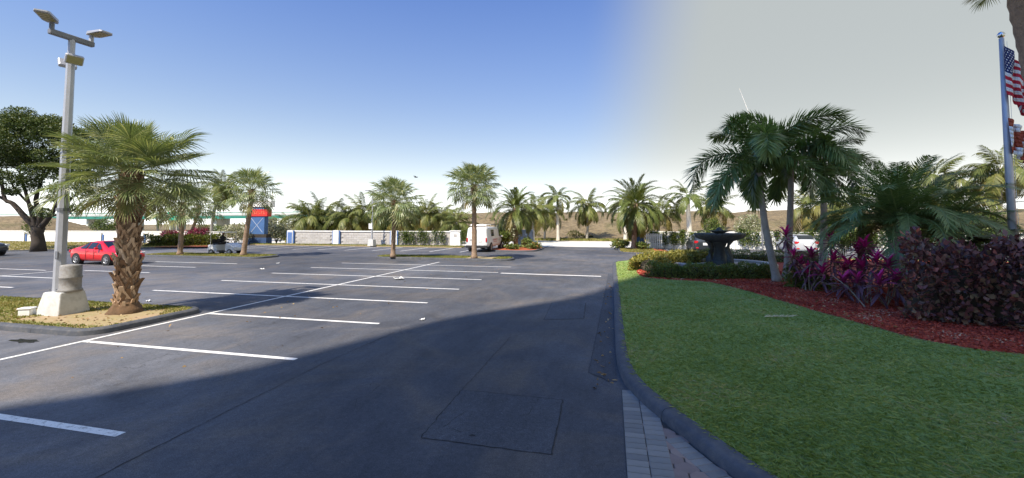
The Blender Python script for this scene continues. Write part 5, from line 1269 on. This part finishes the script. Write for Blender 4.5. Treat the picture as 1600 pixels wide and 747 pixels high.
SUV = [(-2.18, .42, 1.00, 1.03, .74, .62), (-2.12, .32, 1.05, 1.12, .84, .66), (-1.95, .26, 1.06, 1.36, .90, .66), (-1.55, .24, 1.06, 1.60, .92, .64), (-.6, .23, 1.05, 1.68, .93, .64), (.3, .23, 1.04, 1.64, .93, .64), (1.05, .23, 1.04, 1.10, .92, .74), (1.6, .25, .98, 1.04, .90, .74), (2.05, .28, .86, .92, .82, .68), (2.2, .4, .7, .74, .68, .56)]
GV = [[(-1.75, .16), (-.95, .12), (-.95, .88), (-1.55, .80)], [(-.88, .12), (-.05, .12), (-.05, .90), (-.88, .90)], [(.03, .12), (.85, .15), (.36, .86), (.03, .90)]]
dark = mat('dark_paint', (0.030, 0.036, 0.042), (0.024, 0.030, 0.036), .5, .3, coat=.8)
silver = mat('silver_paint', (0.60, 0.62, 0.64), (0.52, 0.54, 0.57), .5, .3, metal=.3, coat=.7)
lampsuv = [('tail_light', -2.05, .70, 1.0, (.22, .30, .20), M_TAIL), ('reflector', -2.16, .64, .52, (.08, .2, .10), M_TAIL), ('head_light', 2.0, .66, .84, (.26, .26, .14), M_HEAD)]
c = at(1103, 397.5)
car('parked_car', SUV, (c.x, c.y+2.2, 0), math.pi/2, 'dark hatchback with red tail lights parked behind the fountain', dark, .34, (-1.35, 1.38), .8, GV, (.36, .98), (-1.6, -2.02), lampsuv, sep=(-.92, 0), plate=((-2.19, 0, .84), (.02, .40, .2)))
c = at(1262, 399)
car('parked_car', SUV, (c.x, c.y+2.2, 0), math.pi/2, 'silver car glimpsed behind the magenta shrubs and foxtail trunks', silver, .34, (-1.35, 1.38), .8, GV, (.36, .98), (-1.6, -2.02), lampsuv, sep=(-.92, 0), plate=((-2.19, 0, .84), (.02, .40, .2)))
c = pt(-50, 400, 33)
car('parked_car', SUV, (c.x, c.y, 0), YAW+.1, 'black car cut off by the left edge of the view', dark, .34, (-1.35, 1.38), .8, GV, (.36, .98), (-1.6, -2.02), lampsuv, sep=(-.92, 0))
# white cargo van with roof rack
VAN = [(-2.85, .48, 1.10, 2.02, .93, .80), (-2.80, .40, 1.12, 2.08, .98, .84), (-2.4, .36, 1.14, 2.10, 1.0, .86), (-.5, .34, 1.14, 2.12, 1.0, .86), (.8, .34, 1.14, 2.10, 1.0, .86), (1.25, .34, 1.14, 2.02, 1.0, .84), (2.0, .34, 1.13, 1.20, .98, .86), (2.5, .36, 1.05, 1.10, .95, .82), (2.75, .42, .95, .98, .88, .74), (2.82, .5, .82, .84, .76, .62)]
vw = mat('van_white', (0.80, 0.80, 0.79), (0.76, 0.76, 0.75), .6, .35, coat=.4)
c = at(745, 394)
V = car('cargo_van', VAN, (c.x, c.y+2.9, 0), math.pi/2, 'white cargo van with ladder rack parked nose to the wall', vw, .37, (-1.75, 1.75), .85,
        [[(1.0, .10), (1.75, .14), (1.34, .84), (1.0, .90)]], (1.32, 1.94), (None, None), [('tail_light', -2.83, .86, 1.02, (.10, .12, .34), M_TAIL), ('head_light', 2.68, .66, .80, (.2, .3, .2), M_HEAD)], sep=(.92,), cat='van'); V.scale = (1.04, 1.03, 1.06)
for sg in (1, -1):
    w = MB().add([(-1.6, sg*.955, 1.30), (-.7, sg*.955, 1.30), (-.7, sg*.895, 1.86), (-1.6, sg*.895, 1.86)], [(0, 1, 2, 3)]).build('side_window', M_CARGLASS, V)
MB().bbox((-2.88, 0, .46), (.16, 1.94, .20), .03).build('rear_bumper', M_BLACK, V)
MB().box((-2.862, 0, 1.18), (.014, .016, 1.4)).build('door_gap', M_BLACK, V)
MB().box((-2.87, -.30, .95), (.02, .34, .16)).build('number_plate', M_PLATE, V)
for y in (-.44, .44):  # rear door windows
    pass
MB().box((-2.86, .45, 1.02), (.02, .40, .05)).build('door_handle', M_BLACK, V)
r = thing('roof_rack', (0, 0, 0), None, None); r.parent = V
for sg in (1, -1): MB().tube([(-2.5, sg*.74, 2.26), (1.1, sg*.74, 2.26)], .025, 6).build('rail', M_CHROME, r)
for x in (-2.3, -1.2, -.1, .9): MB().tube([(x, -.8, 2.06), (x, -.74, 2.26), (x, .74, 2.26), (x, .8, 2.06)], .022, 6).build('cross_bar', M_CHROME, r)
L_ = thing('ladder', V.location+Vector((0, 0, .14)), 'pale ladder lying on the roof rack of the white van', 'ladder', None, math.pi/2)
for y in (-.5, -.14): MB().box((-.6, y, 2.33), (3.9, .04, .08)).build('rail', M_ALU, L_)
me = None
for i in range(11):
    if me is None: o = MB().tube([(0, -.5, 2.33), (0, -.14, 2.33)], .018, 6).build('rung', M_ALU, L_); me = o.data
    else: o = obj('rung', me, L_)
    o.location.x = -2.35+.34*i
# red lettering blocks on the van's right side, behind the door
M_VRED = mat('van_lettering', (0.55, 0.10, 0.09), (0.48, 0.08, 0.07), 4, .5)
def van_marks():
    b = MB(); y = -1.008; rs = random.Random(2)
    for row, (z, h) in enumerate(((1.0, .13), (.82, .07))):
        x = -1.0 if row else -1.2
        while x < (.1 if row else .2):
            w = rs.uniform(.07, .13); b.box((x, y, z), (.03, .01, h)); b.box((x+w*.5, y, z+rs.choice((-1, 0, 1))*h*.4), (w, .01, .03)); x += w+.09
    b.build('lettering', M_VRED, V)
van_marks()
# golf cart with driver
def golf_cart():
    c = at(352, 397.5); D_ = dep(c)
    ang = math.atan2(RGT.y, RGT.x)-.15
    t = thing('golf_cart', c, 'silver golf cart with black seats parked behind the narrow palm island', 'golf cart', None, ang)
    body = mat('cart_silver', (0.62, 0.65, 0.70), (0.54, 0.57, 0.62), 1, .35, coat=.4)
    def sec(x, zb, zt, w): return [(x, -w, zb), (x, w, zb), (x, w, zt-.05), (x, w*.85, zt), (x, -w*.85, zt), (x, -w, zt-.05)]
    MB().loft([sec(-1.2, .38, .62, .48), sec(-1.1, .3, .80, .55), (sec(-.35, .28, .82, .56)), sec(-.3, .28, .36, .56)]).build('rear_body', body, t)
    MB().box((.1, 0, .30), (.9, 1.1, .10)).build('floor_pan', M_BLACK, t)
    MB().loft([sec(.45, .28, .92, .52), sec(.6, .28, .95, .55), sec(.95, .28, .80, .55), sec(1.2, .32, .62, .48), sec(1.26, .36, .5, .4)]).build('front_cowl', body, t)
    MB().bbox((-.55, 0, .88), (.5, 1.0, .14), .04).build('seat', M_BLACK, t); MB().bbox((-.86, 0, 1.10), (.10, 0.94, .30), .04).build('backrest', M_BLACK, t)
    MB().bbox((-.2, 0, 1.82), (1.5, 1.1, .06), .02).build('roof', M_WHITE, t)
    for x, z in ((.55, .9), (-.95, .8)):
        for s in (-1, 1): MB().tube([(x, s*.48, z), (x-.08*(1 if x > 0 else -.3), s*.5, 1.8)], .018, 6).build('roof_post', M_WHITE, t)
    MB().tube([(.5, .22, .85), (.28, .22, 1.1)], .02, 6).build('steering_column', M_BLACK, t)
    n = 16; M = Matrix.Translation((.27, .22, 1.12)) @ Matrix.Rotation(-.75, 4, 'Y')
    MB().tube([M @ Vector((.17*math.cos(6.283*j/n), .17*math.sin(6.283*j/n), 0)) for j in range(n+1)], .014, 5).build('steering_wheel', M_BLACK, t)
    for x in (-.8, .85):
        for s in (-1, 1): wheel(t, x, s*.5, .23, .18)
    for s in (-1, 1): MB().bbox((1.2, s*.3, .60), (.1, .16, .1), .02).build('head_light', M_HEAD, t)
    # driver, one continuous body
    p = thing('person', t.matrix_basis @ Vector((0, 0, 0)), 'person in a dark jacket driving the golf cart', 'person', None, ang); p.location = t.location
    V_ = [(-.55, .22, .98), (-.57, .22, 1.20), (-.54, .22, 1.42), (-.50, .22, 1.52), (-.46, .22, 1.60), (-.44, .22, 1.70),
          (-.50, .40, 1.42), (-.32, .45, 1.22), (.05, .36, 1.18), (.20, .33, 1.17), (-.50, .04, 1.42), (-.32, 0, 1.22), (.05, .08, 1.18), (.20, .11, 1.17),
          (-.50, .31, .97), (-.08, .33, 1.0), (.02, .33, .50), (.16, .33, .40), (-.50, .13, .97), (-.08, .11, 1.0), (.02, .11, .50), (.16, .11, .40), (-.43, .22, 1.775)]
    E = [(0, 1), (1, 2), (2, 3), (3, 4), (4, 5), (5, 22), (2, 6), (6, 7), (7, 8), (8, 9), (2, 10), (10, 11), (11, 12), (12, 13), (0, 14), (14, 15), (15, 16), (16, 17), (0, 18), (18, 19), (19, 20), (20, 21)]
    rad = [.15, .15, .17, .065, .085, .10, .075, .055, .04, .035, .075, .055, .04, .035, .09, .075, .055, .045, .09, .075, .055, .045, .06]
    me = bpy.data.meshes.new('body'); me.from_pydata([Vector(v) for v in V_], E, []); o = obj('body', me, p)
    sk = o.modifiers.new('skin', 'SKIN')
    for v, r in zip(me.skin_vertices[0].data, rad): v.radius = (r, r)
    me.skin_vertices[0].data[0].use_root = True
    sb = o.modifiers.new('sub', 'SUBSURF'); sb.levels = sb.render_levels = 1
    me.materials.append(mat('dark_jacket', (0.020, 0.022, 0.030), (0.03, 0.032, 0.04), 6, .9))
    skin = mat('skin', (0.42, 0.26, 0.18), (0.38, 0.23, 0.16), 6, .6)
    h = MB().lathe([(.02, -.11), (.07, -.09), (.088, -.02), (.09, .04), (.075, .10), (.02, .13)], 14).build('head', skin, p, True); h.location = (-.43, .22, 1.70)
    MB().lathe([(.094, .035), (.096, .07), (.08, .115), (.02, .145)], 14).build('hair', M_BLACK, h, True)
    MB().box((.09, 0, -.005), (.03, .022, .04)).build('nose', skin, h)
    for s in (-1, 1):
        MB().lathe([(.002, -.035), (.02, -.02), (.024, .01), (.002, .03)], 8, c=(0, s*.092, 0)).build('ear', skin, h)
        hb = MB(); y0 = .22+s*.11; hb.bbox((.235, y0, 1.165), (.07, .075, .03), .01)
        for f in range(4): yy = y0-.03+.02*f; hb.tube([(.265, yy, 1.17), (.30, yy, 1.165), (.305, yy, 1.14), (.285, yy, 1.125)], [.009, .009, .008, .007], 5)
        hb.tube([(.22, y0-s*.04, 1.16), (.25, y0-s*.06, 1.15), (.27, y0-s*.055, 1.14)], [.011, .01, .008], 5); hb.build('hand', skin, p)
golf_cart()

# ------------------------------------------------------------------ fountain
def fountain():
    c = at(1125, 414, .15); c.z = .15; t = thing('fountain', c, 'dark stone fountain with wide bowl on a carved pedestal', 'fountain')
    D_ = dep(c); st = mat('dark_stone', (0.055, 0.062, 0.058), (0.03, 0.035, 0.034), 2.2, .75, .6, 22, c3=(0.11, 0.12, 0.10), scale3=9, f3=.4)
    rim = mat('basin_stone', (0.42, 0.39, 0.35), (0.33, 0.30, 0.27), 1.5, .9, .3, 20)
    zb = hz(c, 377)-c.z; zt = hz(c, 364.5)-c.z
    Rb = 73/2/FPX*D_
    b = MB(); b.lathe([(2.85, -.05), (2.85, .14), (2.80, .18), (2.45, .18), (2.42, .14), (2.42, .04), (.4, .04)], 44); b.build('basin', rim, t)
    MB().lathe([(.56, .03), (.58, .16), (.48, .22), (.38, .30), (.32, .55), (.30, zb*.75), (.38, zb*.92), (.6, zb), (.3, zb+.02)], 28).build('pedestal', st, t, True)
    n = 56; prof = [(.55, zb-.02), (Rb*.62, zb+.05), (Rb*.92, zb+.20), (Rb, zt-.06), (Rb*.985, zt), (Rb*.90, zt-.01), (Rb*.6, zt-.14), (.3, zt-.2)]
    rings = []
    for r, z in prof: rings.append([((r*(1+(.02 if (j % 4 < 2) else -.02)*(r > 1)))*math.cos(6.283*j/n), (r*(1+(.02 if (j % 4 < 2) else -.02)*(r > 1)))*math.sin(6.283*j/n), z) for j in range(n)])
    MB().loft(rings).build('bowl', st, t, True)
    MB().lathe([(.30, zt-.2), (.24, zt), (.34, zt+.05), (.55, zt+.12), (.56, zt+.17), (.2, zt+.16), (.12, zt+.3), (.03, zt+.34)], 24).build('finial', st, t, True)
    # carved upright figures round the pedestal reduced to plain scrolled brackets
    for i in range(4):
        a = 6.283*i/4+.5; d = Vector((math.cos(a), math.sin(a), 0)); s_ = []
        for q, (r, z) in enumerate(((.78, .06), (.74, .45), (.58, .8), (.56, zb*.72), (.72, zb*.93), (.9, zb+.05))): s_.append(d*r+Vector((0, 0, z)))
        MB().tube(s_, [.17, .15, .14, .12, .11, .10], 9).build('scroll_bracket', st, t, True)
fountain()

# ------------------------------------------------------------------ flag pole and flags
def flagpole():
    D_ = 12.0; c = pt(1583, 372, D_); c.z = .15
    t = thing('flagpole', c, 'silver flagpole rising from the bed at the right edge', 'flagpole')
    H = hz(c, 60)-c.z
    MB().tube([(0, 0, 0), (0, 0, H*.5), (0, 0, H)], [.10, .085, .055], 14).build('pole', M_ALU, t, True)
    MB().lathe([(.02, H), (.08, H+.05), (.09, H+.11), (.06, H+.17), (.01, H+.2)], 12).build('finial_ball', M_CHROME, t, True)
    MB().tube([(.13, -.02, .8), (.11, -.02, H-.1)], .006, 4).build('halyard', M_WHITE, t)
    M_FR = mat('flag_red', (0.50, 0.02, 0.045), (0.42, 0.015, 0.035), 3, .8); M_FW = mat('flag_white', (0.72, 0.72, 0.74), (0.64, 0.64, 0.66), 3, .8); M_FB = mat('flag_blue', (0.020, 0.035, 0.14), (0.015, 0.025, 0.11), 3, .8)
    def cloth(hoist, fly, top, side, sag, seed):
        # u along the fly (0..1), v down the hoist (0..1); slack cloth hanging in folds beside the pole
        def f(u, v):
            r = -.11+fly*u*(.30+.04*math.sin(7*v+seed))
            z = top-hoist*v-fly*sag*u**1.1*(1-.18*v)
            y = .10*math.sin(u*15+v*2.0+seed)*(0.3+u)+.05*math.sin(u*31+seed)*u
            p = side*r+Vector((-side.y, side.x, 0))*y-FWD*.15; return Vector((p.x, p.y, z))
        return f
    side = (RGT*.98+FWD*.1).normalized()
    top = hz(c, 72)-c.z; ho, fl = hz(c, 72)-hz(c, 150), 2.05
    f1 = cloth(ho, fl, top, side, .42, .6)
    fo = thing('national_flag', c, 'flag with red and white stripes and starred blue canton on the flagpole', 'flag')
    nu = 26; b = MB()
    for s in range(13):
        for j in range(2):
            for i in range(nu):
                u0, u1 = i/nu, (i+1)/nu; v0, v1 = (s+j/2)/13, (s+(j+1)/2)/13
                m = 2 if (s < 7 and u1 <= .4001) else (0 if s % 2 == 0 else 1)
                b.add([f1(u0, v0), f1(u1, v0), f1(u1, v1), f1(u0, v1)], [(0, 1, 2, 3)], m)
    o = b.build('cloth', [M_FR, M_FW, M_FB], fo, True); so = o.modifiers.new('t', 'SOLIDIFY'); so.thickness = .006
    b = MB()
    for r_ in range(9):
        for k in range(6 if r_ % 2 == 0 else 5):
            u = (.4/12)*(1+2*k+(0 if r_ % 2 == 0 else 1)); v = (7/13)*(r_+1)/10; p = f1(u, v); e = 1e-3
            du = (f1(u+e, v)-p).normalized(); dv = (f1(u, v+e)-p).normalized(); nn = du.cross(dv).normalized()
            for sg in (1, -1):
                q = [p+nn*sg*.008+(du*math.cos(6.283*a/10-1.571)+dv*math.sin(6.283*a/10-1.571))*(.028 if a % 2 == 0 else .011) for a in range(10)]
                b.add(q, [tuple(range(10)) if sg > 0 else tuple(range(9, -1, -1))])
    b.build('stars', M_FW, fo)
    top2 = hz(c, 186)-c.z; f2 = cloth(.95, 1.5, top2, side, .28, 2.2)
    g2 = thing('small_flag', c, 'second smaller orange red and white flag low on the flagpole', 'flag')
    M_FO = mat('flag_orange', (0.36, 0.075, 0.04), (0.30, 0.06, 0.03), 3, .8); b = MB()
    for j in range(8):
        for i in range(16):
            u0, u1, v0, v1 = i/16, (i+1)/16, j/8, (j+1)/8; d = abs((u0+.03)-(v0+.06)) < .16 or abs((u0+.03)-(1-v0-.06)) < .16
            b.add([f2(u0, v0), f2(u1, v0), f2(u1, v1), f2(u0, v1)], [(0, 1, 2, 3)], 0 if d else 1)
    o = b.build('cloth', [M_FO, M_FW], g2, True); so = o.modifiers.new('t', 'SOLIDIFY'); so.thickness = .006
flagpole()
# slender whip antenna behind the foxtail palms
g0 = pt(1190, 330, 30); g0.z = .1; a0 = pt(1186, 218, 30); a1 = pt(1155, 138, 30)
t = thing('whip_antenna', g0, 'slender leaning whip antenna above the foxtail palms', 'antenna')
MB().tube([(0, 0, 0), a0-g0], [.06, .05], 8).build('mast', M_DALU, t); MB().tube([a0-g0, (a0-g0).lerp(a1-g0, .45)], [.045, .035], 6).build('lower_rod', M_DALU, t); MB().tube([(a0-g0).lerp(a1-g0, .45), a1-g0], [.03, .012], 6).build('whip', M_WHITE, t)

# ------------------------------------------------------------------ litter
def paper(px, py, s, label, seed):
    rs = random.Random(seed); c = at(px, py); c.z = .006; n = 5; v = []
    for i in range(n):
        for j in range(n): v.append(((i/(n-1)-.5)*s*1.6, (j/(n-1)-.5)*s, abs(rs.gauss(.03, .035))*s/.2+.004))
    o = MB().add(v, [(i*n+j, (i+1)*n+j, (i+1)*n+j+1, i*n+j+1) for i in range(n-1) for j in range(n-1)]).build('paper_scrap', M_PLATE); m = o.modifiers.new('t', 'SOLIDIFY'); m.thickness = .003
    o.location = c; o.rotation_euler.z = rs.uniform(0, 3); tag(o, label, 'litter', 'litter on the asphalt')
paper(623, 437, .26, 'crumpled white paper bag lying in the middle parking bay', 1)
paper(660, 500, .10, 'tiny white scrap near the building shadow edge', 2)
paper(232, 471, .12, 'white scrap on asphalt just right of the nearest palm', 3)
paper(434, 412, .14, 'white scrap on the open asphalt before the far stalls', 4)
paper(409, 421, .14, 'pale scrap on the asphalt in the driving lane left of the bay', 5)
